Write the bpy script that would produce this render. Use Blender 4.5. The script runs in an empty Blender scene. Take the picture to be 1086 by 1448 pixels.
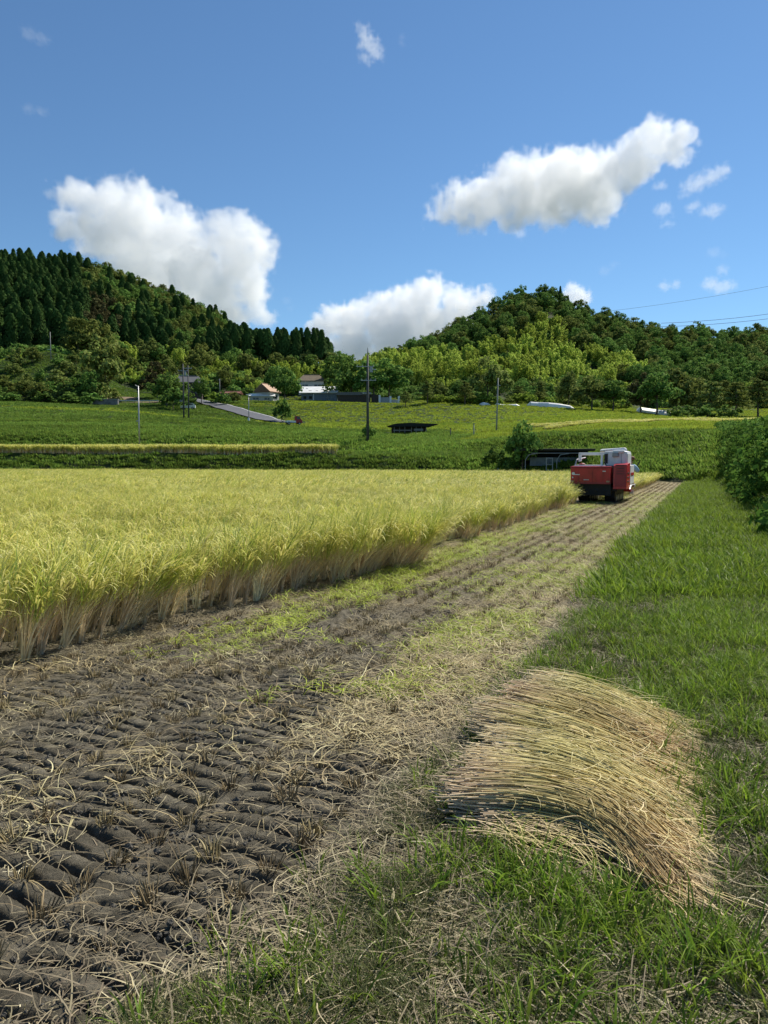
import bpy, bmesh, math, numpy as np
from mathutils import Vector, Matrix
S = bpy.context.scene
R = math.radians
# ------------------------------------------------------------------ camera, sky, sun, exposure
FPX, PITCH, HCAM = 1046.0, R(3.94), 1.55
cam = bpy.data.objects.new('camera', bpy.data.cameras.new('camera'))
S.collection.objects.link(cam); S.camera = cam
cam.location = (0, 0, HCAM); cam.rotation_euler = (R(90) - PITCH, 0, 0)
cam.data.sensor_fit = 'VERTICAL'; cam.data.sensor_height = 36; cam.data.lens = 36 * FPX / 1448
cam.data.clip_start = 0.05; cam.data.clip_end = 20000
SUN_E, SUN_A = R(48), R(44)
w = bpy.data.worlds.new('World'); S.world = w; w.use_nodes = True
_nt = w.node_tree; _bg = _nt.nodes['Background']
sky = _nt.nodes.new('ShaderNodeTexSky'); sky.sky_type = 'NISHITA'; sky.sun_disc = False
sky.sun_elevation = SUN_E; sky.sun_rotation = SUN_A
sky.air_density = 1.05; sky.dust_density = 0.1; sky.ozone_density = 2.2; sky.altitude = 900
_wb = _nt.nodes.new('ShaderNodeMixRGB'); _wb.blend_type = 'MULTIPLY'; _wb.inputs[0].default_value = 1; _wb.inputs[2].default_value = (.68, .885, 1, 1)
_nt.links.new(sky.outputs[0], _wb.inputs[1]); _nt.links.new(_wb.outputs[0], _bg.inputs[0]); _bg.inputs[1].default_value = 0.09
sl = bpy.data.lights.new('sun', 'SUN'); sl.energy = 5.0; sl.angle = R(.53); sl.color = (1, .93, .80)
so = bpy.data.objects.new('sun', sl); S.collection.objects.link(so)
so.rotation_euler = Vector((math.sin(SUN_A) * math.cos(SUN_E), math.cos(SUN_A) * math.cos(SUN_E), math.sin(SUN_E))).to_track_quat('Z', 'Y').to_euler()
so.location = (60, 40, 90)
S.view_settings.view_transform = 'Standard'; S.view_settings.look = 'None'; S.view_settings.gamma = 1
S.view_settings.exposure = 0.42
S.cycles.use_denoising = True
S.cycles.max_bounces = 16; S.cycles.diffuse_bounces = 3; S.cycles.glossy_bounces = 2
S.cycles.transmission_bounces = 4; S.cycles.transparent_max_bounces = 8; S.cycles.volume_bounces = 16
S.cycles.volume_step_rate = 1.0; S.cycles.volume_max_steps = 256
S.cycles.use_adaptive_sampling = True

rng = np.random.default_rng(7)
U = rng.uniform

# ------------------------------------------------------------------ noise
def vnoise(p, seed=0):
    pi = np.floor(p).astype(np.int64); f = p - pi; f = f * f * (3 - 2 * f)
    def h(i, a, b, c):
        n = ((i[..., 0] + a) * 374761393 + (i[..., 1] + b) * 668265263 + (i[..., 2] + c) * 2147483647 + seed * 974634777) & 0xffffffff
        n = ((n ^ (n >> 13)) * 1274126177) & 0xffffffff
        return ((n ^ (n >> 16)) & 0xffff) / 65535.0
    r = 0
    for a in (0, 1):
        for b in (0, 1):
            for c in (0, 1):
                wt = (f[..., 0] if a else 1 - f[..., 0]) * (f[..., 1] if b else 1 - f[..., 1]) * (f[..., 2] if c else 1 - f[..., 2])
                r = r + wt * h(pi, a, b, c)
    return r
def fbm(p, o=4, seed=0):
    s = 0; a = .5; t = 0
    for i in range(o):
        s = s + a * vnoise(p * 2 ** i, seed + i); t += a; a *= .5
    return s / t
def n2(x, y, sc, o=3, seed=0):
    x, y = np.broadcast_arrays(np.asarray(x, float), np.asarray(y, float))
    return fbm(np.stack([x * sc, y * sc, np.zeros_like(x) + .5], -1), o, seed)

# ------------------------------------------------------------------ the lie of the land
def E_of(u):
    left = np.interp(u, [-600, 0, 160, 300, 400, 480, 560, 660, 760, 860, 960, 1000], [80, 80, 79, 77, 76, 75, 73, 70, 66, 61, 53, 47])
    den = np.maximum((u - 543) / FPX - .435, 1e-4)
    return np.clip(np.minimum(left, 1.67 / den), .6, 90)
def z_of(Y, v):
    return HCAM + Y * np.tan(np.arctan((724 - v) / FPX) - PITCH)
LN = [  # (distance, [u], [v])
 (('E', 3.5), [-600, 0, 400, 480, 560, 660, 760, 830, 860, 960, 1040, 1086, 1700], [641, 641, 641, 642, 646, 650, 654, 654, 650, 660, 668, 690, 690]),
 (('E', 13), [-600, 0, 400, 480, 560, 660, 760, 860, 960, 1040, 1086, 1700], [642.5, 642.5, 642.5, 643, 643, 640, 638, 632, 630, 625, 622, 622]),
 (('E', 17), [-600, 0, 160, 300, 400, 480, 560, 640, 680, 720, 760, 860, 960, 1086, 1700], [617, 617, 618, 620, 622, 624, 630, 628, 626, 622, 618, 612, 614, 610, 606]),
 (108, [-600, 0, 160, 300, 400, 480, 560, 660, 760, 860, 960, 1086, 1700], [600, 602, 604, 604, 606, 611, 617, 614, 612, 602, 600, 598, 590]),
 (135, [-600, 0, 160, 300, 400, 480, 560, 660, 760, 860, 960, 1086, 1700], [587, 588, 589, 596, 606, 607, 608, 606, 603, 598, 596, 596, 590]),
 (160, [-600, 0, 160, 240, 300, 400, 480, 560, 660, 760, 860, 960, 1086, 1700], [572, 571, 578, 586, 592, 598, 600, 600, 600, 590, 588, 592, 594, 585]),
 (195, [-600, 0, 160, 240, 300, 400, 480, 560, 660, 760, 860, 960, 1086, 1700], [566, 568, 572, 566, 572, 570, 571, 572, 572, 576, 580, 592, 592, 583]),
 (232, [-600, 0, 40, 75, 120, 150, 175, 200, 262, 340, 400, 560, 660, 760, 860, 960, 1086, 1700], [520, 512, 503, 498, 505, 530, 550, 556, 558, 560, 566, 569, 569, 567, 578, 582, 580, 575]),
 (262, [-600, 0, 60, 130, 190, 250, 310, 380, 470, 520, 600, 700, 800, 900, 1000, 1086, 1700], [520, 505, 498, 512, 520, 525, 532, 540, 545, 552, 556, 552, 552, 558, 560, 555, 550]),
 (300, [-600, 0, 60, 130, 200, 300, 380, 470, 500, 560, 620, 700, 800, 900, 1000, 1086, 1700], [470, 468, 465, 475, 500, 520, 527, 527, 545, 538, 530, 528, 535, 545, 545, 540, 540]),
 (345, [-600, 0, 60, 130, 200, 250, 310, 370, 410, 465, 490, 540, 600, 660, 720, 790, 850, 900, 950, 1000, 1086, 1700], [400, 425, 425, 430, 450, 470, 482, 504, 511, 524, 540, 520, 505, 490, 475, 480, 495, 505, 515, 515, 515, 520]),
 (400, [-600, 0, 60, 150, 220, 270, 310, 370, 410, 465, 500, 540, 580, 620, 660, 700, 745, 790, 815, 850, 900, 940, 990, 1040, 1086, 1700], [370, 382, 383, 393, 422, 441, 460, 506, 525, 540, 542, 523, 512, 492, 468, 444, 424, 429, 449, 456, 472, 484, 480, 485, 482, 500]),
]
def height(X, Y):
    X, Y = np.broadcast_arrays(np.asarray(X, float), np.asarray(Y, float))
    u = 543 + FPX * X / np.maximum(Y, 1.0)
    u = np.clip(u, -600, 3000)
    E = E_of(u)
    ys, zs = [E], [np.zeros_like(E)]
    for (D, us, vs) in LN:
        yk = E + D[1] if isinstance(D, tuple) else np.maximum(np.full_like(E, D), E + 20)
        if isinstance(D, tuple) and D[1] > 3.5:
            yk = np.where(E < 45, E * (1 + D[1] / 30), yk)
        yk = np.maximum(yk, ys[-1] + .5)
        ys.append(yk); zs.append(z_of(yk, np.interp(u, us, vs)))
    ys.append(np.full_like(E, 470)); zs.append(zs[-1] * .55)
    ys.append(np.full_like(E, 760)); zs.append(np.full_like(E, 8.))
    z = np.zeros_like(E)
    for k in range(len(ys) - 1):
        t = np.clip((Y - ys[k]) / (ys[k + 1] - ys[k]), 0, 1)
        m = (Y > ys[k])
        z = np.where(m, zs[k] + (zs[k + 1] - zs[k]) * t, z)
    far = np.clip((Y - E - 2) / 20, 0, 1)
    z = z + far * (n2(X, Y, .16, 3, 3) - .5) * np.where(Y < 230, .9, 3.0)
    # levee on the right of the field: a little above the paddy
    s = X + 1.33 - .435 * Y
    z = z + np.where(Y < E, .05 * np.clip(s / .5 + .3, 0, 1), .05)
    return z
def H1(x, y): return float(height(x, y))
def place(u, Y, dz=0.0):
    z = 1.0
    for _ in range(6):
        zc = Y * math.cos(PITCH) - (z - HCAM) * math.sin(PITCH)
        X = (u - 543) / FPX * zc; z = H1(X, Y)
    return Vector((X, Y, z + dz))
def px(u, v, Y):
    z = float(z_of(Y, v)); zc = Y * math.cos(PITCH) - (z - HCAM) * math.sin(PITCH)
    return np.array(((u - 543) / FPX * zc, Y, z))
def proj(P):
    P = np.asarray(P, float); zc = P[..., 1] * math.cos(PITCH) - (P[..., 2] - HCAM) * math.sin(PITCH)
    yc = P[..., 1] * math.sin(PITCH) + (P[..., 2] - HCAM) * math.cos(PITCH)
    return 543 + FPX * P[..., 0] / zc, 724 - FPX * yc / zc
DIR = np.array((.399, .917)); PER = np.array((.917, -.399))
def s_of(X, Y): return X + 1.33 - .435 * Y
def s_edge(Y):
    return np.interp(Y, [0, 5.5, 8, 9.2, 10.8, 11.4, 11.8, 14, 18, 27, 30, 31, 60], [-4.0, -3.93, -3.6, -3.35, -2.98, -2.98, -3.5, -3.35, -3.3, -3.4, -3.4, -2.1, -1.9])

# ------------------------------------------------------------------ tagging
def tag(o, label=None, cat=None, group=None, kind=None):
    if label: o['label'] = label
    if cat: o['category'] = cat
    if group: o['group'] = group
    if kind: o['kind'] = kind
    return o
def link(o, parent=None):
    S.collection.objects.link(o)
    if parent is not None: o.parent = parent
    return o
def empty(name, loc, rz=0.0):
    o = bpy.data.objects.new(name, None); link(o); o.location = loc; o.rotation_euler = (0, 0, rz); o.empty_display_size = .2
    return o

# ------------------------------------------------------------------ materials
def hexc(r, g, b): return (r, g, b, 1)
def nodes(name):
    m = bpy.data.materials.new(name); m.use_nodes = True
    n = m.node_tree; n.nodes.clear()
    out = n.nodes.new('ShaderNodeOutputMaterial')
    return m, n, out
def ramp(n, stops, src):
    r = n.nodes.new('ShaderNodeValToRGB'); el = r.color_ramp.elements
    while len(el) > 1: el.remove(el[-1])
    el[0].position = stops[0][0]; el[0].color = hexc(*stops[0][1])
    for p, c in stops[1:]:
        e = el.new(p); e.color = hexc(*c)
    n.links.new(src, r.inputs[0]); return r
def mathn(n, op, a, b=None, clamp=False):
    m = n.nodes.new('ShaderNodeMath'); m.operation = op; m.use_clamp = clamp
    for i, x in enumerate((a, b)):
        if x is None: continue
        if isinstance(x, (int, float)): m.inputs[i].default_value = x
        else: n.links.new(x, m.inputs[i])
    return m.outputs[0]
def noise(n, sc, det=3, vec=None, rough=.5):
    t = n.nodes.new('ShaderNodeTexNoise'); t.inputs['Scale'].default_value = sc; t.inputs['Detail'].default_value = det; t.inputs['Roughness'].default_value = rough
    if vec is None:
        g = n.nodes.new('ShaderNodeNewGeometry'); vec = g.outputs['Position']
    n.links.new(vec, t.inputs['Vector']); return t.outputs['Fac']
def leafmat(name, stops, attr='rnd', hue=.03, val=.5, trans=.3, patch=(.15, .6), rough=.55, tstops=None, tmix=None, spec=.18, band=None):
    """stops: colours over a per-leaf random; tstops: colours over the length of a blade."""
    m, n, out = nodes(name); L = n.links.new
    a = n.nodes.new('ShaderNodeAttribute'); a.attribute_name = attr
    oi = n.nodes.new('ShaderNodeObjectInfo')
    x = mathn(n, 'ADD', mathn(n, 'MULTIPLY', a.outputs['Fac'], .55), mathn(n, 'MULTIPLY', oi.outputs['Random'], .45))
    col = ramp(n, stops, x).outputs[0]
    if tstops:
        t = n.nodes.new('ShaderNodeAttribute'); t.attribute_name = 't'
        c2 = ramp(n, tstops, t.outputs['Fac']).outputs[0]
        f = ramp(n, tmix, t.outputs['Fac']).outputs[0]
        mx = n.nodes.new('ShaderNodeMixRGB'); L(f, mx.inputs[0]); L(col, mx.inputs[1]); L(c2, mx.inputs[2]); col = mx.outputs[0]
    hs = n.nodes.new('ShaderNodeHueSaturation')
    L(mathn(n, 'ADD', mathn(n, 'MULTIPLY', mathn(n, 'SUBTRACT', oi.outputs['Random'], .5), hue * 2), .5), hs.inputs['Hue'])
    pv = None
    if band:
        gp = n.nodes.new('ShaderNodeNewGeometry'); vm = n.nodes.new('ShaderNodeVectorMath'); vm.operation = 'MULTIPLY'; vm.inputs[1].default_value = band; L(gp.outputs['Position'], vm.inputs[0]); pv = vm.outputs[0]
    pn = noise(n, patch[0], 4, pv)
    v = mathn(n, 'ADD', mathn(n, 'MULTIPLY', mathn(n, 'SUBTRACT', pn, .5), patch[1] * 2), 1.0)
    fr = mathn(n, 'FRACT', mathn(n, 'MULTIPLY', a.outputs['Fac'], 7.31))
    v = mathn(n, 'MULTIPLY', v, mathn(n, 'ADD', mathn(n, 'MULTIPLY', fr, val), 1 - val / 2))
    L(v, hs.inputs['Value']); L(col, hs.inputs['Color'])
    b = n.nodes.new('ShaderNodeBsdfPrincipled'); b.inputs['Roughness'].default_value = rough
    b.inputs['Specular IOR Level'].default_value = spec
    L(hs.outputs[0], b.inputs['Base Color'])
    tr = n.nodes.new('ShaderNodeBsdfTranslucent'); L(hs.outputs[0], tr.inputs['Color'])
    mx = n.nodes.new('ShaderNodeMixShader'); mx.inputs[0].default_value = trans
    L(b.outputs[0], mx.inputs[1]); L(tr.outputs[0], mx.inputs[2]); L(mx.outputs[0], out.inputs[0])
    return m
def paint(name, c, rough=.5, metal=0, dirt=.25, sc=3, bump=0.0, c2=None, spec=.5):
    m, n, out = nodes(name); L = n.links.new
    b = n.nodes.new('ShaderNodeBsdfPrincipled'); b.inputs['Roughness'].default_value = rough; b.inputs['Metallic'].default_value = metal
    b.inputs['Specular IOR Level'].default_value = spec
    c2 = c2 or tuple(x * (1 - dirt) for x in c)
    r = ramp(n, [(.3, c2), (.62, c)], noise(n, sc, 5)); L(r.outputs[0], b.inputs['Base Color'])
    if bump:
        bp = n.nodes.new('ShaderNodeBump'); bp.inputs['Strength'].default_value = bump; bp.inputs['Distance'].default_value = .02
        L(noise(n, sc * 8, 4), bp.inputs['Height']); L(bp.outputs[0], b.inputs['Normal'])
    L(b.outputs[0], out.inputs[0]); return m
M = {}
M['red'] = paint('red_paint', (.50, .014, .03), .3, dirt=.35, sc=4)
M['darkred'] = paint('dark_red_paint', (.32, .010, .018), .4, dirt=.3)
M['white'] = paint('white_paint', (.74, .75, .76), .4, dirt=.18, sc=5)
M['black'] = paint('black_rubber', (.02, .02, .02), .7)
M['steel'] = paint('worn_steel', (.35, .36, .38), .45, metal=.6)
M['grey'] = paint('grey_metal', (.28, .31, .33), .5, metal=.2)
M['concrete'] = paint('pole_concrete', (.30, .30, .28), .85, dirt=.3, sc=2)
M['darkpole'] = paint('dark_pole', (.07, .07, .07), .8, dirt=.3)
M['bark'] = paint('bark', (.13, .10, .075), .9, dirt=.5, sc=6, bump=.5)
M['greybark'] = paint('grey_bark', (.17, .155, .13), .9, dirt=.5, sc=3, bump=.5)
M['tile'] = paint('roof_tile', (.11, .11, .115), .6, dirt=.3)
M['thatch'] = paint('thatch', (.17, .13, .085), .9, dirt=.4, sc=2)
M['sheet'] = paint('white_sheet', (.80, .80, .78), .5, dirt=.1, sc=1)
M['wall'] = paint('plaster', (.52, .50, .46), .85, dirt=.2)
M['wood'] = paint('dark_wood', (.055, .042, .032), .85, dirt=.3)
M['bluewall'] = paint('blue_grey_cladding', (.16, .20, .24), .7, dirt=.3)
M['orange'] = paint('orange_roof', (.42, .25, .15), .7, dirt=.3)
M['rust'] = paint('rusty_roof', (.22, .08, .05), .7, dirt=.4)
M['glass'] = paint('dark_glass', (.02, .025, .03), .1, dirt=.1)
M['asphalt'] = paint('asphalt', (.10, .105, .12), .9, dirt=.25, sc=1.5, bump=.2)
M['line'] = paint('road_paint', (.7, .7, .68), .8)
M['stone'] = paint('retaining_stone', (.20, .20, .20), .9, dirt=.5, sc=1.2, bump=.6)
M['shirt'] = paint('light_blue_cloth', (.28, .46, .62), .8, dirt=.1)
M['skin'] = paint('skin', (.45, .26, .18), .5, dirt=.08)
M['hat'] = paint('brown_hat', (.20, .09, .05), .8)
M['trouser'] = paint('navy_cloth', (.03, .035, .06), .85)
M['net'] = paint('dark_net', (.012, .014, .013), .9, dirt=.3)

# leaf colours
M['rice'] = leafmat('rice_leaf', [(0, (0.1715, 0.2859, 0.0441)), (0.25, (0.3545, 0.4475, 0.0754)), (0.5, (0.606, 0.5968, 0.1384)), (0.75, (0.7318, 0.6589, 0.2393)), (1, (0.7775, 0.7209, 0.3526))], trans=.35, hue=.012, val=.35, patch=(.35, .22),
    tstops=[(0, (.46, .40, .30)), (.22, (.48, .43, .27)), (.4, (.40, .38, .11))], tmix=[(.12, (1, 1, 1)), (.42, (0, 0, 0))])
M['ricestem'] = leafmat('rice_stem', [(0, (0.4433, 0.3471, 0.2091)), (0.5, (0.7388, 0.5971, 0.3718)), (1, (0.8978, 0.8193, 0.5344))], trans=.15, hue=.01, val=.5, patch=(1.2, .15),
    tstops=[(.6, (.36, .38, .10)), (1, (.38, .42, .08))], tmix=[(.5, (0, 0, 0)), (.9, (1, 1, 1))])
M['stubble'] = leafmat('stubble_stem', [(0, (0.1125, 0.0936, 0.0525)), (0.45, (0.2375, 0.186, 0.0998)), (1, (0.45, 0.36, 0.1995))], trans=.1, hue=.01, val=.6, patch=(1.2, .3))
M['straw'] = leafmat('straw', [(0, (0.1955, 0.1552, 0.084)), (0.5, (0.46, 0.3795, 0.1995)), (1, (0.713, 0.6325, 0.378))], trans=.15, hue=.012, val=.5, patch=(1.5, .3))
M['greystraw'] = leafmat('weathered_straw', [(0, (0.1148, 0.0936, 0.066)), (0.5, (0.27, 0.2275, 0.144)), (0.8, (0.459, 0.39, 0.24)), (1, (0.783, 0.689, 0.48))], trans=.1, hue=.01, val=.6, patch=(1.5, .3))
M['greenlitter'] = leafmat('green_leaf_litter', [(0, (0.2223, 0.3274, 0.033)), (0.5, (0.4001, 0.4911, 0.055)), (1, (0.5335, 0.5496, 0.132))], trans=.25, hue=.015, val=.5, patch=(1.5, .3))
M['grass'] = leafmat('grass_blade', [(0, (0.0681, 0.121, 0.0139)), (0.4, (0.13, 0.2178, 0.0198)), (0.8, (0.2351, 0.3267, 0.0347)), (1, (0.3713, 0.3993, 0.0792))], trans=0.45, hue=.02, val=.5, patch=(.5, .35))
M['finegrass'] = leafmat('fine_grass', [(0, (0.034, 0.0542, 0.0102)), (0.4, (0.068, 0.0939, 0.0191)), (0.65, (0.136, 0.13, 0.0542)), (1, (0.2856, 0.2673, 0.1466))], trans=.25, hue=.02, val=.5, patch=(.7, .35))
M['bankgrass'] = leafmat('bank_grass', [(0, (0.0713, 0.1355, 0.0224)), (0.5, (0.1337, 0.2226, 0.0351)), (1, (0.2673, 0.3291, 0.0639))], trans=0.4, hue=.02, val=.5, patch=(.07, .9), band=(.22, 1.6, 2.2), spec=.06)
M['brightgrass'] = leafmat('sun_tinted_bank_grass', [(0, (0.1667, 0.2329, 0.0266)), (0.5, (0.2668, 0.345, 0.0363)), (1, (0.4502, 0.483, 0.0726))], trans=0.4, hue=.02, val=.5, patch=(.05, .6), band=(.22, 1.6, 2.2), spec=.06)  # bank grass with the slope's sunlight put into its colour
M['vine'] = leafmat('vine_leaf', [(0, (0.063, 0.135, 0.0259)), (0.6, (0.117, 0.225, 0.036)), (1, (0.216, 0.324, 0.0648))], trans=0.35, hue=.015, val=.5, patch=(.25, .5), rough=.85, spec=.03)
M['cedar'] = leafmat('cedar_needles', [(0, (0.0302, 0.0706, 0.0221)), (0.5, (0.0538, 0.1109, 0.0276)), (1, (0.1008, 0.1596, 0.0414))], trans=0.25, hue=.012, val=.5, patch=(.03, .4), rough=.85, spec=.03)
M['broad'] = leafmat('broad_leaves', [(0, (0.0681, 0.1443, 0.0331)), (0.5, (0.1205, 0.2225, 0.0463)), (1, (0.2333, 0.3194, 0.0745))], trans=0.35, hue=.02, val=.5, patch=(.03, .5), rough=.85, spec=.03)
M['olive'] = leafmat('olive_leaves', [(0, (0.09, 0.1275, 0.0286)), (0.5, (0.15, 0.195, 0.0455)), (1, (0.27, 0.285, 0.0845))], trans=0.35, hue=.02, val=.5, patch=(.05, .4), rough=.85, spec=.03)
M['brownleaf'] = leafmat('brown_leaves', [(0, (0.054, 0.0559, 0.024)), (0.5, (0.081, 0.0798, 0.0312)), (1, (0.1188, 0.113, 0.048))], trans=.2, hue=.02, val=.5, patch=(.05, .3), rough=.85, spec=.03)
M['bamboo'] = leafmat('bamboo_leaves', [(0, (0.1716, 0.2722, 0.0436)), (0.5, (0.3432, 0.4536, 0.0726)), (1, (0.6221, 0.6713, 0.1452))], trans=0.5, hue=.015, val=.45, patch=(.04, .4), rough=.85, spec=.03)
M['hedge'] = leafmat('hedge_leaves', [(0, (0.126, 0.21, 0.0275)), (0.5, (0.21, 0.308, 0.044)), (1, (0.308, 0.392, 0.066))], trans=0.4, hue=.015, val=.45, patch=(.1, .3), rough=.85, spec=.03)

# the ground: colours that belong to the soil, the straw cover, the turf
def ground_mat():
    m, n, out = nodes('soil_and_turf'); L = n.links.new
    a = n.nodes.new('ShaderNodeAttribute'); a.attribute_name = 'mixc'
    sp = n.nodes.new('ShaderNodeSeparateColor'); L(a.outputs['Color'], sp.inputs[0])
    nz = noise(n, 9, 6, rough=.65); nb = noise(n, 38, 8, rough=.8)
    mud = ramp(n, [(.28, (.062, .055, .040)), (.5, (.135, .120, .088)), (.72, (.25, .225, .17))], nz).outputs[0]
    tan = ramp(n, [(.3, (.13, .105, .06)), (.55, (.24, .20, .115)), (.75, (.33, .28, .17))], noise(n, 14, 6, rough=.75)).outputs[0]
    turf = ramp(n, [(.3, (.024, .022, .014)), (.55, (.055, .048, .032)), (.75, (.11, .095, .065))], noise(n, 6, 6, rough=.7)).outputs[0]
    bank = ramp(n, [(.3, (.018, .036, .009)), (.55, (.035, .062, .014)), (.75, (.06, .085, .02))], noise(n, .12, 6, rough=.65)).outputs[0]
    def mix(f, x, y):
        q = n.nodes.new('ShaderNodeMixRGB'); L(f, q.inputs[0]); L(x, q.inputs[1]); L(y, q.inputs[2]); return q.outputs[0]
    c = mix(sp.outputs[0], mud, tan); c = mix(sp.outputs[1], c, turf); c = mix(sp.outputs[2], c, bank)
    fl = n.nodes.new('ShaderNodeRGB'); fl.outputs[0].default_value = (.035, .05, .018, 1); c = mix(a.outputs['Alpha'], c, fl.outputs[0])
    b = n.nodes.new('ShaderNodeBsdfPrincipled'); b.inputs['Roughness'].default_value = .9; b.inputs['Specular IOR Level'].default_value = .1
    L(c, b.inputs['Base Color'])
    bp = n.nodes.new('ShaderNodeBump'); bp.inputs['Strength'].default_value = 1.0; bp.inputs['Distance'].default_value = .022
    L(mathn(n, 'ADD', nb, mathn(n, 'MULTIPLY', noise(n, 160, 3), .4)), bp.inputs['Height']); L(bp.outputs[0], b.inputs['Normal'])
    L(b.outputs[0], out.inputs[0]); return m
M['ground'] = ground_mat()
def simple_noise_mat(name, stops, sc, rough=.9, bump=.4):
    m, n, out = nodes(name); L = n.links.new
    b = n.nodes.new('ShaderNodeBsdfPrincipled'); b.inputs['Roughness'].default_value = rough
    L(ramp(n, stops, noise(n, sc, 6, rough=.65)).outputs[0], b.inputs['Base Color'])
    bp = n.nodes.new('ShaderNodeBump'); bp.inputs['Strength'].default_value = bump; bp.inputs['Distance'].default_value = .1
    L(noise(n, sc * 4, 5), bp.inputs['Height']); L(bp.outputs[0], b.inputs['Normal'])
    L(b.outputs[0], out.inputs[0]); return m
M['dirt'] = simple_noise_mat('bare_dirt', [(.3, (.13, .09, .055)), (.6, (.24, .17, .11)), (.8, (.32, .25, .18))], .6)

# ------------------------------------------------------------------ mesh helpers
def npmesh(name, V, F, mats, mi=None, attrs=None, smooth=False, nrm=None):
    V = np.ascontiguousarray(V, np.float32); me = bpy.data.meshes.new(name)
    F = np.ascontiguousarray(F, np.int32); k = F.shape[1]
    me.vertices.add(len(V)); me.vertices.foreach_set('co', V.ravel())
    me.loops.add(F.size); me.loops.foreach_set('vertex_index', F.ravel())
    me.polygons.add(len(F)); me.polygons.foreach_set('loop_start', np.arange(0, F.size, k, dtype=np.int32))
    if mi is not None: me.polygons.foreach_set('material_index', np.ascontiguousarray(mi, np.int32))
    if smooth: me.polygons.foreach_set('use_smooth', np.ones(len(F), bool))
    for nm, arr in (attrs or {}).items():
        if arr.ndim == 1:
            at = me.attributes.new(nm, 'FLOAT', 'POINT'); at.data.foreach_set('value', arr.astype(np.float32))
        else:
            at = me.attributes.new(nm, 'FLOAT_COLOR', 'POINT'); at.data.foreach_set('color', arr.astype(np.float32).ravel())
    for x in (mats if isinstance(mats, (list, tuple)) else [mats]): me.materials.append(x)
    me.update(calc_edges=True)
    if nrm is not None: me.normals_split_custom_set_from_vertices(nrm.astype(np.float32))
    return me
def ribbons(base, az, Ln, w, th0, th1, segs=4, p=1.3, tip=.08, tube=False, wob=0.0, g=rng):
    """blades/straws: each bends from tilt th0 at its base to th1 at its tip, towards azimuth az."""
    n = len(base); s = np.linspace(0, 1, segs + 1)
    th = th0[:, None] + (th1 - th0)[:, None] * s[None] ** p
    azz = az[:, None] + (g.normal(0, 1, n)[:, None] * wob * s[None])
    sm = .5 * (th[:, 1:] + th[:, :-1]); am = .5 * (azz[:, 1:] + azz[:, :-1]); ds = (Ln / segs)[:, None]
    dx = np.sin(sm) * np.cos(am) * ds; dy = np.sin(sm) * np.sin(am) * ds; dz = np.cos(sm) * ds
    P = np.zeros((n, segs + 1, 3)); P[:, 1:, 0] = np.cumsum(dx, 1); P[:, 1:, 1] = np.cumsum(dy, 1); P[:, 1:, 2] = np.cumsum(dz, 1)
    P += base[:, None]
    ww = w[:, None] * np.clip(1 - (s[None] ** 1.8) * (1 - tip), .02, 1) * .5
    a2 = azz + np.pi / 2 + g.uniform(-.9, .9, n)[:, None]
    W = np.stack([np.cos(a2), np.sin(a2), np.zeros_like(a2)], -1) * ww[..., None]
    rr = g.random(n)
    if not tube:
        V = np.stack([P - W, P + W], 2).reshape(-1, 3)
        i = np.arange(n)[:, None] * (segs + 1) * 2 + np.arange(segs)[None] * 2
        F = np.stack([i, i + 1, i + 3, i + 2], -1).reshape(-1, 4); kk = 2
    else:
        T = np.stack([np.sin(th) * np.cos(azz), np.sin(th) * np.sin(azz), np.cos(th)], -1)
        W = np.stack([-np.sin(azz), np.cos(azz), np.zeros_like(azz)], -1); B = np.cross(T, W)
        rings = []
        for a in (np.pi / 2, np.pi * 7 / 6, np.pi * 11 / 6):
            rings.append(P + (W * np.cos(a) + B * np.sin(a)) * ww[..., None])
        V = np.stack(rings, 2).reshape(-1, 3); i = np.arange(n)[:, None] * (segs + 1) * 3 + np.arange(segs)[None] * 3
        F = np.concatenate([np.stack([i + a, i + b, i + b + 3, i + a + 3], -1).reshape(-1, 4) for a, b in ((0, 1), (1, 2), (2, 0))]); kk = 3
    t = np.repeat(np.tile(s, n), kk); r = np.repeat(rr, (segs + 1) * kk)
    return V, F, t, r
def cat_geo(*gs):
    V = []; F = []; T = []; Rr = []; mi = []; off = 0
    for k, (v, f, t, r, *m) in enumerate(gs):
        V.append(v); F.append(f + off); T.append(t); Rr.append(r); off += len(v); mi.append(np.full(len(f), m[0] if m else 0))
    return np.concatenate(V), np.concatenate(F), np.concatenate(T), np.concatenate(Rr), np.concatenate(mi)
LAST = {}
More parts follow.
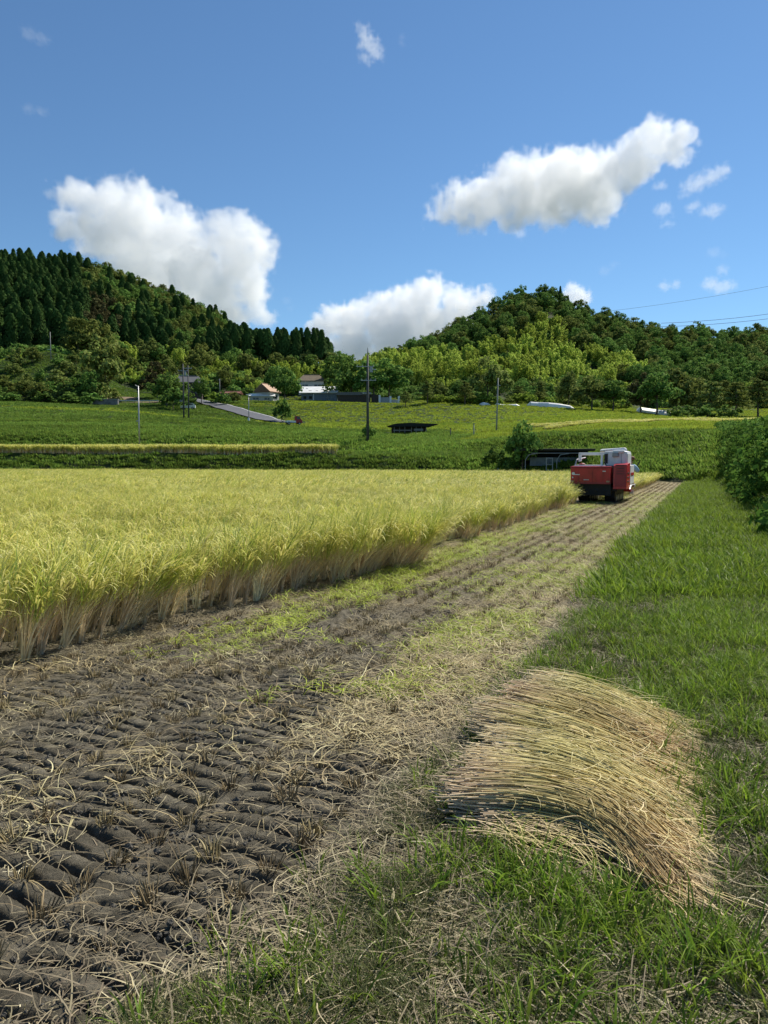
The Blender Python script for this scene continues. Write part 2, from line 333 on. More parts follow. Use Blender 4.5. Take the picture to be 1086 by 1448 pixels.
def leafcloud(C, Rd, n, size, g, outward=.6, flat=1.0, droop=0.0, aspect=1.6, shell=.45):
    """n leaf-sized quads through each of the spheres (C, Rd)."""
    C = np.asarray(C, float); Rd = np.asarray(Rd, float); k = len(C)
    idx = np.repeat(np.arange(k), n); N = len(idx)
    d = g.normal(0, 1, (N, 3)); d /= np.linalg.norm(d, axis=1, keepdims=True)
    rad = (shell + (1 - shell) * g.random(N) ** .5)
    P = C[idx] + d * (Rd[idx] * rad)[:, None] * np.array((1, 1, flat))
    nr = d * outward + g.normal(0, 1, (N, 3)) * (1 - outward) + np.array((0, 0, .25)); nr /= np.linalg.norm(nr, axis=1, keepdims=True)
    a = np.cross(nr, g.normal(0, 1, (N, 3))); a[:, 2] -= droop; a -= nr * (a * nr).sum(1)[:, None]; a /= np.linalg.norm(a, axis=1, keepdims=True) + 1e-9
    b = np.cross(nr, a)
    sz = size * g.uniform(.6, 1.3, N); A = a * (sz * aspect / 2)[:, None]; B = b * (sz / 2)[:, None]
    V = np.stack([P - A, P + B * .9 - A * .1, P + A, P - B * .9 + A * .1], 1).reshape(-1, 3)
    F = np.arange(N * 4).reshape(-1, 4); r = np.repeat(g.random(N), 4)
    fn = np.cross(A, B); fl = (fn * (d + np.array((0, 0, .3)))).sum(1) > 0
    V4 = V.reshape(-1, 4, 3); V4[fl] = V4[fl][:, ::-1]; V = V4.reshape(-1, 3)
    nn = d * .75 + np.where(fl[:, None], fn, -fn) / (np.linalg.norm(fn, axis=1, keepdims=True) + 1e-9) * .45 + np.array((0, 0, .25)); nn /= np.linalg.norm(nn, axis=1, keepdims=True)
    LAST['n'] = np.repeat(nn, 4, 0)
    return V, F, np.zeros(N * 4), r
def limb(p0, p1, r0, r1, k=6, bend=0.0, segs=3, g=rng):
    p0 = np.array(p0, float); p1 = np.array(p1, float); ax = p1 - p0; ln = np.linalg.norm(ax); ax /= ln
    ref = np.array((0, 0, 1.)) if abs(ax[2]) < .9 else np.array((1., 0, 0)); a = np.cross(ax, ref); a /= np.linalg.norm(a); b = np.cross(ax, a)
    off = a * g.uniform(-1, 1) + b * g.uniform(-1, 1); V = []
    for i in range(segs + 1):
        s = i / segs; c = p0 + (p1 - p0) * s + off * bend * math.sin(s * math.pi) * ln; r = r0 + (r1 - r0) * s
        for j in range(k):
            t = 2 * math.pi * j / k; V.append(c + (a * math.cos(t) + b * math.sin(t)) * r)
    F = [[i * k + j, i * k + (j + 1) % k, (i + 1) * k + (j + 1) % k, (i + 1) * k + j] for i in range(segs) for j in range(k)]
    V = np.array(V); return V, np.array(F), np.zeros(len(V)), np.full(len(V), .5)

class MB:
    """collects solid shapes for one mesh"""
    def __init__(s): s.bm = bmesh.new()
    def box(s, c, d, rot=None, bev=0.0):
        bm = bmesh.new(); bmesh.ops.create_cube(bm, size=1)
        bmesh.ops.scale(bm, vec=d, verts=bm.verts)
        if bev: bmesh.ops.bevel(bm, geom=bm.edges[:], offset=bev, segments=2, affect='EDGES', profile=.6)
        mt = Matrix.Translation(c) @ (rot.to_4x4() if rot else Matrix()); s._add(bm, mt); return s
    def cyl(s, a, b, r, r2=None, k=10):
        a = Vector(a); b = Vector(b); bm = bmesh.new()
        bmesh.ops.create_cone(bm, cap_ends=True, segments=k, radius1=r, radius2=r if r2 is None else r2, depth=(b - a).length)
        s._add(bm, Matrix.Translation((a + b) / 2) @ (b - a).to_track_quat('Z', 'Y').to_matrix().to_4x4()); return s
    def ball(s, c, r, sc=(1, 1, 1)):
        bm = bmesh.new(); bmesh.ops.create_icosphere(bm, subdivisions=2, radius=r); bmesh.ops.scale(bm, vec=sc, verts=bm.verts); s._add(bm, Matrix.Translation(c)); return s
    def prism(s, pts, h, mt=None):
        """outline in XZ extruded along +Y by h"""
        bm = bmesh.new(); vs = [bm.verts.new((x, 0, z)) for x, z in pts]; f = bm.faces.new(vs)
        r = bmesh.ops.extrude_face_region(bm, geom=[f]); bmesh.ops.translate(bm, vec=(0, h, 0), verts=[v for v in r['geom'] if isinstance(v, bmesh.types.BMVert)])
        bmesh.ops.recalc_face_normals(bm, faces=bm.faces); s._add(bm, mt or Matrix()); return s
    def pipe(s, pts, r, k=8):
        for a, b in zip(pts[:-1], pts[1:]): s.cyl(a, b, r, k=k)
        for p in pts[1:-1]: s.ball(p, r * 1.02)
        return s
    def _add(s, bm, mt):
        bm.transform(mt); me = bpy.data.meshes.new('t'); bm.to_mesh(me); bm.free(); s.bm.from_mesh(me); bpy.data.meshes.remove(me)
    def build(s, name, mat, parent=None, smooth=False):
        me = bpy.data.meshes.new(name); s.bm.to_mesh(me); s.bm.free(); me.materials.append(mat)
        if smooth:
            for p in me.polygons: p.use_smooth = True
        return link(bpy.data.objects.new(name, me), parent)

# ------------------------------------------------------------------ scatter (uncountable stuff only)
def scatter(name, P, rz, sc, meshes, label, cat, tilt=None, idx=None):
    n = len(P); me = bpy.data.meshes.new(name); me.vertices.add(n); me.vertices.foreach_set('co', np.ascontiguousarray(P, np.float32).ravel())
    rot = np.zeros((n, 3), np.float32); rot[:, 2] = rz
    if tilt is not None: rot[:, :2] = tilt
    sc = np.asarray(sc, float); sc3 = sc if sc.ndim == 2 else np.repeat(sc[:, None], 3, 1)
    a = me.attributes.new('rot', 'FLOAT_VECTOR', 'POINT'); a.data.foreach_set('vector', rot.ravel())
    a = me.attributes.new('scl', 'FLOAT_VECTOR', 'POINT'); a.data.foreach_set('vector', sc3.astype(np.float32).ravel())
    if idx is None: idx = rng.integers(0, len(meshes), n)
    a = me.attributes.new('pick', 'INT', 'POINT'); a.data.foreach_set('value', np.asarray(idx, np.int32))
    col = bpy.data.collections.new(name + '_source')
    for i, q in enumerate(meshes):
        o = bpy.data.objects.new('%s_piece_%02d' % (name, i), q); col.objects.link(o)
    g = bpy.data.node_groups.new(name, 'GeometryNodeTree'); A = g.nodes.new; L = g.links.new
    g.interface.new_socket('G', in_out='INPUT', socket_type='NodeSocketGeometry'); g.interface.new_socket('G', in_out='OUTPUT', socket_type='NodeSocketGeometry')
    gi = A('NodeGroupInput'); go = A('NodeGroupOutput'); ip = A('GeometryNodeInstanceOnPoints')
    ci = A('GeometryNodeCollectionInfo'); ci.inputs['Collection'].default_value = col; ci.inputs['Separate Children'].default_value = True; ci.inputs['Reset Children'].default_value = True
    L(gi.outputs[0], ip.inputs['Points']); L(ci.outputs[0], ip.inputs['Instance']); ip.inputs['Pick Instance'].default_value = True
    for nm, ty, sk in (('pick', 'INT', 'Instance Index'), ('rot', 'FLOAT_VECTOR', 'Rotation'), ('scl', 'FLOAT_VECTOR', 'Scale')):
        at = A('GeometryNodeInputNamedAttribute'); at.data_type = ty; at.inputs[0].default_value = nm
        if nm == 'rot':
            e = A('FunctionNodeEulerToRotation'); L(at.outputs[0], e.inputs[0]); L(e.outputs[0], ip.inputs[sk])
        else: L(at.outputs[0], ip.inputs[sk])
    L(ip.outputs[0], go.inputs[0])
    o = link(bpy.data.objects.new(name, me)); md = o.modifiers.new('scatter', 'NODES'); md.node_group = g
    return tag(o, label, cat, kind='stuff')

# ================================================================== GROUND
def axis(lo, hi, f0, f1, st, grow, mx, end):
    core = list(np.arange(f0, f1, st)); up = []; x = core[-1]; d = st
    while x < hi: d = min(d * grow, mx); x += d; up.append(x)
    while x < end: d *= 1.25; x += d; up.append(x)
    dn = []; x = core[0]; d = st
    while x > lo: d = min(d * grow, mx); x -= d; dn.append(x)
    return core, up, dn, d
c, up, dn, _ = axis(-330, 330, -2.9, 1.2, .0115, 1.055, 2.6, 2600)
x = dn[-1]; d = 2.6; ext = []
while x > -2600: d *= 1.25; x -= d; ext.append(x)
AX = np.array(ext[::-1] + dn[::-1] + c + up)
c, up, dn, _ = axis(-40, 480, 1.6, 5.2, .0115, 1.035, 2.2, 3200)
AY = np.array(dn[::-1] + c + up)
GX, GY = np.meshgrid(AX, AY, indexing='xy')
GZ = height(GX, GY)
near = (GY < 14) & (GY > .5) & (np.abs(GX) < 9)
q = (GX * PER[0] + GY * PER[1]) + 1.33 * .917; al = GX * DIR[0] + GY * DIR[1]; s_ = s_of(GX, GY)
lump = (n2(GX, GY, 3.2, 3, 11) - .5) * .03 + (n2(GX, GY, 11, 4, 5) - .5) * .026 + (n2(GX, GY, 34, 3, 15) - .5) * .02
GZ = GZ + np.where(near, lump, (n2(GX, GY, 3.2, 2, 11) - .5) * .05 * (GY < 50))
TREAD = np.zeros_like(GZ)
for (lc, wd, dep, y0, y1) in ((-.48, .30, .045, 1, 5.4), (-1.28, .40, .058, 1, 8.5), (-2.22, .36, .055, 1, 10.5), (-3.05, .26, .045, 1, 8)):
    wob = (n2(GX, GY, .8, 2, 21) - .5) * .16
    inl = np.clip((wd - np.abs(s_ * .917 - lc * .917 + wob)) / .06, 0, 1)
    fade = np.clip((y1 - GY) / 1.5, 0, 1) * np.clip((n2(GX, GY, 1.0, 2, 30) - .2) * 7, .3, 1)
    ph = (al + .16 * np.abs(s_ - lc) + (n2(GX, GY, 1.6, 2, 8) - .5) * .05) / .108
    fr = ph - np.floor(ph); rid = np.clip(np.abs(np.sin(np.pi * fr)) * 1.5, 0, 1) ** .8
    TREAD = np.maximum(TREAD, inl * fade); GZ = GZ - inl * fade * lump * .35 + inl * fade * dep * (rid * (.9 + .35 * n2(GX, GY, 9, 2, 77)) - .9)
for sr in (-2.0, -1.05):   # wheel ruts further up the cut strip
    GZ = GZ - .05 * np.clip(1 - np.abs(s_ - sr + (n2(GX, GY, .35, 2, 4) - .5) * .3) / .16, 0, 1) * ((GY > 5) & (GY < 52))
ny, nx = GX.shape
ii = (np.arange(ny - 1)[:, None] * nx + np.arange(nx - 1)[None]).ravel()
F = np.stack([ii, ii + 1, ii + nx + 1, ii + nx], -1)
uu = 543 + FPX * GX / np.maximum(GY, 1.0); EE = E_of(np.clip(uu, -600, 3000))
jit = (n2(GX, GY, 1.3, 3, 40) - .5)
m_turf = np.clip((s_ + jit * .9) / .25 + .5, 0, 1)
m_tan = np.clip((GY - 7) / 9 + jit * 1.4, 0, 1) * .9
m_tan = np.maximum(m_tan, np.clip((s_ + 1.1 + jit * .8) / .3, 0, 1) * np.clip((GY - 3.8) / 1.2, 0, 1) * .75)
m_bank = np.clip((GY - EE + 1) / 2, 0, 1)
m_floor = np.clip((GY - 226) / 12, 0, 1)
MC = np.stack([m_tan, m_turf, m_bank, m_floor], -1).reshape(-1, 4)
me = npmesh('ground', np.stack([GX, GY, GZ], -1).reshape(-1, 3), F, M['ground'], attrs={'mixc': MC}, smooth=True)
tag(link(bpy.data.objects.new('ground', me)), 'dark rutted paddy soil running into grassy terraces and wooded hills', 'ground', kind='structure')
from bisect import bisect
def gz(x, y):
    """height of the built ground mesh"""
    x = np.asarray(x, float); y = np.asarray(y, float)
    i = np.clip(np.searchsorted(AX, x) - 1, 0, nx - 2); j = np.clip(np.searchsorted(AY, y) - 1, 0, ny - 2)
    fx = (x - AX[i]) / (AX[i + 1] - AX[i]); fy = (y - AY[j]) / (AY[j + 1] - AY[j])
    return (GZ[j, i] * (1 - fx) + GZ[j, i + 1] * fx) * (1 - fy) + (GZ[j + 1, i] * (1 - fx) + GZ[j + 1, i + 1] * fx) * fy

def gtread(x, y):
    i = np.clip(np.searchsorted(AX, x), 0, nx - 1); j = np.clip(np.searchsorted(AY, y), 0, ny - 1); return TREAD[j, i]
# ================================================================== RICE
def rice_mesh(seed, lean=.28, full=True, h=.84, bare=False):
    g = np.random.default_rng(seed)
    ns, nl, npn = (22, 30, 12) if full else (5, 13, 7)
    def b(n, r): a = g.uniform(0, 6.28, n); d = r * np.sqrt(g.random(n)); return np.stack([d * np.cos(a), d * np.sin(a), np.zeros(n)], -1), a
    if bare: ns = 34
    B, a = b(ns, .032 if bare else .045); B[:, 2] = 0
    sgn = 6.28
    st = ribbons(B, g.normal(0, .7, ns), g.uniform(.5, .72, ns) * h / .84, g.uniform(.006, .011, ns) * (1 if full else 2.2), np.abs(g.normal(lean * .35, .12, ns)), lean + np.abs(g.normal(.3, .2, ns)), 5 if full else 3, 1.6, .5, g=g)
    B, a = b(nl, .06); B[:, 2] = g.uniform(.34, .56, nl) if bare else g.uniform(.16, .42, nl); B[:, 0] += B[:, 2] * lean * .55
    lv = ribbons(B, np.where(g.random(nl) < .6, g.normal(0, .9, nl), a), g.uniform(.34, .62, nl) * h / .84, g.uniform(.007, .013, nl) * (1 if full else 1.9), g.uniform(.05, .5, nl), g.uniform(.7, 2.1, nl), 5 if full else 3, 1.5, .1, wob=.3, g=g)
    B, a = b(npn, .06); B[:, 2] = g.uniform(.40, .58, npn); B[:, 0] += B[:, 2] * lean * .6
    pn = ribbons(B, np.where(g.random(npn) < .75, g.normal(0, .7, npn), a), g.uniform(.26, .38, npn) * h / .84, g.uniform(.012, .02, npn) * (1 if full else 1.5), g.uniform(.2, .5, npn), g.uniform(1.7, 2.7, npn), 6 if full else 4, 1.4, .35, wob=.3, g=g)
    pr = .6 + .4 * pn[3]
    lt = .35 + .65 * lv[2]
    return (st[0], st[1], st[2], st[3]), cat_geo((lv[0], lv[1], lt, lv[3] * .75), (pn[0], pn[1], .5 + .5 * pn[2], pr))
NV = 8
rice_parts = []; rice_joined = []; rice_far = []
for i in range(NV):
    st, lf = rice_mesh(100 + i)
    rice_parts.append((npmesh('rice_stems', st[0], st[1], M['ricestem'], attrs={'t': st[2], 'rnd': st[3]}), npmesh('rice_leaves', lf[0], lf[1], M['rice'], attrs={'t': lf[2], 'rnd': lf[3]})))
    a = cat_geo((*st, 1), (*lf[:4], 0)); rice_joined.append(npmesh('rice_clump', a[0], a[1], [M['rice'], M['ricestem']], mi=a[4], attrs={'t': a[2], 'rnd': a[3]}))
    st, lf = rice_mesh(200 + i, full=False); a = cat_geo((*st, 1), (*lf[:4], 0)); rice_far.append(npmesh('rice_clump_far', a[0], a[1], [M['rice'], M['ricestem']], mi=a[4], attrs={'t': a[2], 'rnd': a[3]}))
edge_parts = []
for i in range(6):
    st, lf = rice_mesh(170 + i, lean=.55, h=.80, bare=True)
    edge_parts.append((npmesh('rice_stems', st[0], st[1], M['ricestem'], attrs={'t': st[2], 'rnd': st[3]}), npmesh('rice_leaves', lf[0], lf[1], M['rice'], attrs={'t': lf[2], 'rnd': lf[3]})))
lodged_parts = []
for i in range(3):
    st, lf = rice_mesh(150 + i, lean=1.15, h=1.0, bare=True)
    lodged_parts.append((npmesh('rice_stems', st[0], st[1], M['ricestem'], attrs={'t': st[2], 'rnd': st[3]}), npmesh('rice_leaves', lf[0], lf[1], M['rice'], attrs={'t': lf[2], 'rnd': lf[3]})))
# rows run parallel to the strip
def rice_points(a0, a1, da, dq, jit):
    qs = np.arange(-2.2, -150, -dq); As = np.arange(a0, a1, da)
    Q, A = np.meshgrid(qs, As); Q = Q.ravel() + U(-jit, jit, Q.size); A = A.ravel() + U(-jit, jit, A.size)
    o = np.array((-1.33, 0.)); X = o[0] + A * DIR[0] + Q * PER[0]; Y = A * DIR[1] + Q * PER[1]
    return X, Y
def in_rice(X, Y):
    u = 543 + FPX * X / np.maximum(Y, 1); s = s_of(X, Y)
    cx, cy = X - 8.3, Y - 29.6; a = cx * .44 + cy * .9; b = cx * .9 - cy * .44
    under = (a > -2.4) & (a < 1.6) & (b > -1.45) & (b < 1.15)
    return (s < s_edge(Y) + n2(X, Y, 1.5, 2, 6) * .2 - .1) & (Y > 1.5) & (Y < E_of(u) - 1.2) & (u > -150 - 700 / np.maximum(Y, 2)) & (X > -Y * .75 - 3) & ~under
X, Y = rice_points(-60, 110, .2, .29, .035); k = in_rice(X, Y) & (Y < 27); X, Y = X[k], Y[k]
depth = s_edge(Y) - s_of(X, Y)
vis = np.hypot(X, Y) + depth * 2.0
uu = 543 + FPX * X / np.maximum(Y, 1); vis = vis + np.where(uu < -30, 100, 0)
o_ = np.argsort(vis); ind = o_[:296]; rest = o_[296:]
def sz(Y, X): return .82 + .3 * n2(X, Y, .7, 2, 9) + U(-.11, .09, len(X))
def rice_tilt(X, Y): return np.stack([(n2(X, Y, .9, 2, 91) - .5) * .9, (n2(X, Y, .8, 2, 92) - .42) * .9], -1) + rng.normal(0, .11, (len(X), 2))
def rice_rot(X, Y): return (n2(X, Y, .25, 2, 51) - .5) * 2.4 - .1 + rng.normal(0, .35, len(X))
P = np.stack([X, Y, gz(X, Y) - .01], -1)[rest]
scatter('standing_rice_crop', P, rice_rot(X, Y)[rest] * 1.3, sz(Y, X)[rest], rice_joined, 'ripe yellow-green rice filling the paddy behind its cut edge', 'rice crop', tilt=rice_tilt(X, Y)[rest])
proto = {}; tl = rice_tilt(X, Y)
rz = rice_rot(X, Y); ss = sz(Y, X)
for n_i, j in enumerate(ind):
    lod = (8.9 < Y[j] < 11.9) and depth[j] < 1.1
    edg = depth[j] < .5; v = int(rng.integers(0, 3 if lod else 6 if edg else NV)); key = (lod, edg, v)
    if key not in proto:
        r0 = empty('rice_plant', (0, 0, 0)); sm, lm = (lodged_parts if lod else edge_parts if edg else rice_parts)[v]
        link(bpy.data.objects.new('stem_tuft', sm), r0); link(bpy.data.objects.new('leaf_spray', lm), r0); proto[key] = r0; r = r0
    else:
        r0 = proto[key]; r = r0.copy(); S.collection.objects.link(r)
        for ch in list(r0.children):
            cc = ch.copy(); S.collection.objects.link(cc); cc.parent = r
    r.location = (X[j], Y[j], float(gz(X[j], Y[j])) - .01); r.rotation_euler = (tl[j, 0] * .8, tl[j, 1] * .8, (-.35 + rng.normal(0, .25)) if lod else (-.25 + rng.normal(0, .4)) if edg else rz[j] * .7); s1 = ss[j]; r.scale = (s1, s1, s1)
    pu, pv = proj((X[j], Y[j], 0.4))
    zone = 'at the left edge of the picture' if pu < 90 else 'left of the green leaf litter' if pu < 240 else 'beside the green leaf litter' if pu < 400 else 'just before the flattened patch' if pu < 520 else 'between the flattened patch and the harvester'
    if lod: lb = 'lodged rice plant sprawling %s, %s' % ('over the cut edge' if depth[j] < .4 else 'behind the cut edge', 'left part of the flattened patch' if pu < 540 else 'right part of the flattened patch')
    elif depth[j] < .35: lb = 'outermost rice plant with bare pale stems, ' + zone
    else: lb = 'rice plant behind the outermost row, ' + zone
    tag(r, lb, 'rice plant', lb.replace('plant', 'plants', 1))
X, Y = rice_points(-60, 160, .25, .36, .06); k = in_rice(X, Y) & (Y >= 27); X, Y = X[k], Y[k]
P = np.stack([X, Y, gz(X, Y) - .01], -1)
scatter('far_rice_crop', P, rice_rot(X, Y), np.stack([sz(Y, X) * 1.35, sz(Y, X) * 1.35, sz(Y, X) * 1.02], -1), rice_far, 'ripe rice stretching to the grassy bank at the far end of the paddy', 'rice crop', tilt=rice_tilt(X, Y) * .8)
# the rice strip on the terrace above the bank
us = U(-120, 476, 5200); Yt = E_of(us) + U(3.9, 9, 5200); Xt = (us - 543) / FPX * Yt * .998
scatter('terrace_rice', np.stack([Xt, Yt, gz(Xt, Yt)], -1), U(0, 6.28, len(Xt)), np.stack([np.full(5200, 1.5), np.full(5200, 1.5), U(1.1, 1.45, 5200)], -1), rice_far, 'narrow band of yellow rice on the terrace above the far bank', 'rice crop')

for (ua, ub, ya, yb, nn, lb_) in ((770, 1120, 112, 117, 1500, 'thin yellow rice strip on the right-hand terrace, nearer one'), (745, 1120, 128, 134, 1500, 'thin yellow rice strip on the right-hand terrace, farther one')):
    us = U(ua, ub, nn); Yt = U(ya, yb, nn); Xt = (us - 543) / FPX * Yt
    scatter('terrace_rice', np.stack([Xt, Yt, gz(Xt, Yt)], -1), U(0, 6.28, nn), np.stack([np.full(nn, 1.7), np.full(nn, 1.7), U(.7, 1.0, nn)], -1), rice_far, lb_, 'rice crop')

# ================================================================== STUBBLE, LITTER
def tuft_mesh(seed):
    g = np.random.default_rng(seed); n = 30
    a = g.uniform(0, 6.28, n); d = .035 * np.sqrt(g.random(n)); B = np.stack([d * np.cos(a), d * np.sin(a), np.full(n, -.01)], -1)
    th = np.abs(g.normal(.18, .16, n)); r1 = ribbons(B, a, g.uniform(.03, .075, n), g.uniform(.004, .0065, n), th * 1.6, th * 1.6 + g.uniform(0, .3, n), 2, 1, .8, tube=True, g=g)
    n = 6; a = g.uniform(0, 6.28, n); B = np.stack([.03 * np.cos(a), .03 * np.sin(a), np.full(n, .01)], -1)
    r2 = ribbons(B, a, g.uniform(.08, .2, n), g.uniform(.003, .006, n), g.uniform(.5, 1, n), g.uniform(1.6, 2.2, n), 4, 1, .3, g=g)
    a = cat_geo(r1[:4], r2[:4]); return npmesh('stubble_tuft', a[0], a[1], M['stubble'], attrs={'t': a[2], 'rnd': a[3]})
tufts = [tuft_mesh(300 + i) for i in range(8)]
qs = np.arange(-3.6, -.05, .28); As = np.arange(.6, 60, .185); Q, A = np.meshgrid(qs, As); Q = Q.ravel() + U(-.03, .03, Q.size); A = A.ravel() + U(-.04, .04, A.size)
X = -1.33 + A * DIR[0] + Q * PER[0]; Y = A * DIR[1] + Q * PER[1]; s = s_of(X, Y)
k = (s > s_edge(Y) + .12) & (s < -.12) & (Y > 1.55) & (Y < 52) & (U(0, 1, len(X)) < .9)
cx, cy = X - 8.3, Y - 29.6; k &= ~((np.abs(cx * .44 + cy * .9) < 2.4) & (np.abs(cx * .9 - cy * .44) < .9))
X, Y, s = X[k], Y[k], s[k]; uu = 543 + FPX * X / Y
k = (uu > -130); X, Y, s, uu = X[k], Y[k], s[k], uu[k]
o_ = np.argsort(Y + np.where(uu < -10, 100, 0)); ind, rest = o_[:290], o_[290:]
base_o = {}
for j in ind:
    v = int(rng.integers(0, 8))
    if v not in base_o: r = bpy.data.objects.new('rice_stubble', tufts[v]); base_o[v] = r; S.collection.objects.link(r)
    else: r = base_o[v].copy(); S.collection.objects.link(r)
    r.location = (X[j], Y[j], float(gz(X[j], Y[j]))); r.rotation_euler = (rng.normal(0, .12), rng.normal(0, .12), U(0, 6.28)); q1 = U(.8, 1.15) * (1 if Y[j] > 3 else 1.05); r.scale = (q1, q1, q1 * U(.7, 1.15))
    row = 'next to the standing rice' if s[j] < -2.6 else 'left of the deepest tread marks' if s[j] < -1.7 else 'between the tread marks' if s[j] < -.8 else 'next to the grass verge'
    dist = 'near the bottom edge' if Y[j] < 2.7 else 'level with the straw pile' if Y[j] < 4.6 else 'beyond the straw pile'
    tag(r, 'cut rice stubble tuft %s, %s' % (row, dist), 'stubble tuft', 'stubble tufts %s, %s' % (row, dist))
P = np.stack([X, Y, gz(X, Y)], -1)[rest]
scatter('far_stubble', P, U(0, 6.28, len(P)), U(.8, 1.25, len(P)), tufts, 'rows of cut rice stubble running up the strip to the harvester', 'stubble', tilt=rng.normal(0, .12, (len(P), 2)))

def clod_mesh(seed):
    g = np.random.default_rng(seed); bm = bmesh.new()
    for k in range(16):
        r = g.uniform(.004, .013) * (2.0 if g.random() < .08 else 1); q = bmesh.ops.create_icosphere(bm, subdivisions=1, radius=r); c = Vector((g.normal(0, .07), g.normal(0, .07), r * .2))
        for v in q['verts']: v.co = Vector([v.co[i] * g.uniform(.65, 1.35) for i in range(3)]) + c
    me = bpy.data.meshes.new('soil_clods'); bm.to_mesh(me); bm.free(); me.materials.append(M['clod']); return me
M['clod'] = simple_noise_mat('crumbled_soil', [(.3, (.08, .075, .062)), (.55, (.14, .13, .108)), (.75, (.22, .205, .17))], 22, .95, .8)
clods = [clod_mesh(390 + i) for i in range(6)]
def litter_mesh(seed, n, rad, ln, wd, mat, arch=.2, tube=False):
    g = np.random.default_rng(seed); a = g.uniform(0, 6.28, n); d = rad * np.sqrt(g.random(n)); B = np.stack([d * np.cos(a), d * np.sin(a), g.uniform(-.002, .02, n)], -1)
    th0 = np.pi / 2 - np.abs(g.normal(0, arch, n)); th1 = np.pi / 2 + np.abs(g.normal(0, arch, n))
    r = ribbons(B, g.uniform(0, 6.28, n), g.uniform(*ln, n), g.uniform(*wd, n), th0, th1, 4, 1, .4, tube=tube, wob=.7, g=g)
    return npmesh('litter', r[0], r[1], mat, attrs={'t': r[2], 'rnd': r[3]})
lit_grey = [litter_mesh(400 + i, 30, .2, (.03, .14), (.0025, .005), M['greystraw']) for i in range(6)]
lit_tan = [litter_mesh(420 + i, 34, .22, (.05, .22), (.003, .007), M['straw'], .28) for i in range(6)]
lit_green = [litter_mesh(440 + i, 40, .18, (.06, .2), (.004, .009), M['greenlitter'], .5) for i in range(5)]
def strip_pts(n, y0, y1, s0, s1, pw=1.0):
    Y = y0 + (y1 - y0) * U(0, 1, n) ** pw; s = U(s0, s1, n); X = s - 1.33 + .435 * Y; return X, Y, s
def put(name, X, Y, keep, meshes, label, cat, sc=(.8, 1.25), dz=.0):
    X, Y = X[keep], Y[keep]; P = np.stack([X, Y, gz(X, Y) + dz], -1)
    return scatter(name, P, U(0, 6.28, len(X)), U(*sc, len(X)), meshes, label, cat, tilt=rng.normal(0, .08, (len(X), 2)))
X, Y, s = strip_pts(2600, 1.3, 8, -4.2, .3, 1.2)
put('soil_crumbs', X, Y, (s > s_edge(Y) - .3) & (U(0, 1, 2600) < np.clip(n2(X, Y, 2.5, 2, 66) * 2.2 - .7, .08, .8)), clods, 'crumbs and small clods of broken soil', 'soil', (.3, .85))
X, Y, s = strip_pts(13000, 1.3, 30, -4.2, .4, 1.5)
d = n2(X, Y, 1.4, 3, 61); far = np.clip((Y - .8) / 6.5, .34, 1)
put('weathered_straw_litter', X, Y, (U(0, 1, 13000) < far * (1 - .45 * (gtread(X, Y) > .4)) * np.clip((d - .28) * 3.2, .2, 1)) & (s > s_edge(Y) - .3), lit_grey, 'grey scraps of chopped straw strewn over the dark mud', 'straw litter')
X, Y, s = strip_pts(16000, 3.0, 52, -4, .6, 1.25)
d = n2(X, Y, 1.1, 3, 62)
wgt = np.exp(-((s + .55) / .55) ** 2) * np.clip((Y - 3.6) / 1.5, 0, 1) * 1.0 + np.clip((Y - 9) / 9, 0, .85) * (.45 + .55 * np.cos((s + .5) * 4.2) ** 2) + .05
rut = np.minimum(np.abs(s + 2.0), np.abs(s + 1.05)) < .13
wgt = wgt * np.where(rut, .25, 1)
put('fresh_straw_litter', X, Y, (U(0, 1, 16000) < wgt * np.clip((d - .2) * 2.6, .1, 1.2)) & (s > s_edge(Y) + .0), lit_tan, 'pale fresh straw spilled in windrows along the cut strip', 'straw litter', (.8, 1.4))
X, Y, s = strip_pts(8500, 4.6, 36, -3.4, .3, 1.3)
d = n2(X, Y, .9, 3, 63)
wgt = np.exp(-((s + 2.70) / .30) ** 2) * np.clip((Y - 5.4) / 3.0, 0, 1) * 1.25 + .7 * np.exp(-((s + .7) / .5) ** 2) * np.clip((Y - 3.9) / 1.5, 0, 1) + .12 * (Y > 8)
put('green_leaf_litter', X, Y, U(0, 1, 8500) < wgt * np.clip((d - .25) * 3, .15, 1.2), lit_green, 'bright yellow-green line of shredded rice leaf beside the standing rice', 'leaf litter', (.7, 1.2))

# ================================================================== GRASS
def grass_mesh(seed, n, rad, hl, wd, mat, th=(.1, .5), bend=(.4, 1.5), segs=4):
    g = np.random.default_rng(seed); a = g.uniform(0, 6.28, n); d = rad * np.sqrt(g.random(n)); B = np.stack([d * np.cos(a), d * np.sin(a), np.full(n, -.005)], -1)
    t0 = g.uniform(*th, n); r = ribbons(B, a + g.normal(0, .8, n), g.uniform(*hl, n), g.uniform(*wd, n), t0, t0 + g.uniform(*bend, n), segs, 1.3, .06, wob=.3, g=g)
    return npmesh('grass_tuft', r[0], r[1], mat, attrs={'t': r[2], 'rnd': r[3]})
gr_broad = [grass_mesh(500 + i, 16, .06, (.07, .2), (.005, .010), M['grass']) for i in range(6)]
gr_weed = [grass_mesh(580 + i, 12, .05, (.08, .22), (.010, .018), M['grass'], (.1, .7), (.6, 1.6)) for i in range(4)]
gr_fine = [grass_mesh(520 + i, 34, .09, (.05, .16), (.002, .004), M['finegrass'], (.3, 1.1), (.4, 1.3)) for i in range(6)]
def verge(n, y0, y1, pw):
    Y = y0 + (y1 - y0) * U(0, 1, n) ** pw; s = U(-.25, 3.4, n); s = np.where(Y < 3, U(-.2, 3.2, n), s); X = s - 1.33 + .435 * Y; return X, Y, s
X, Y, s = verge(34000, 1.2, 14, 1.4); jit = (n2(X, Y, 1.3, 3, 40) - .5)
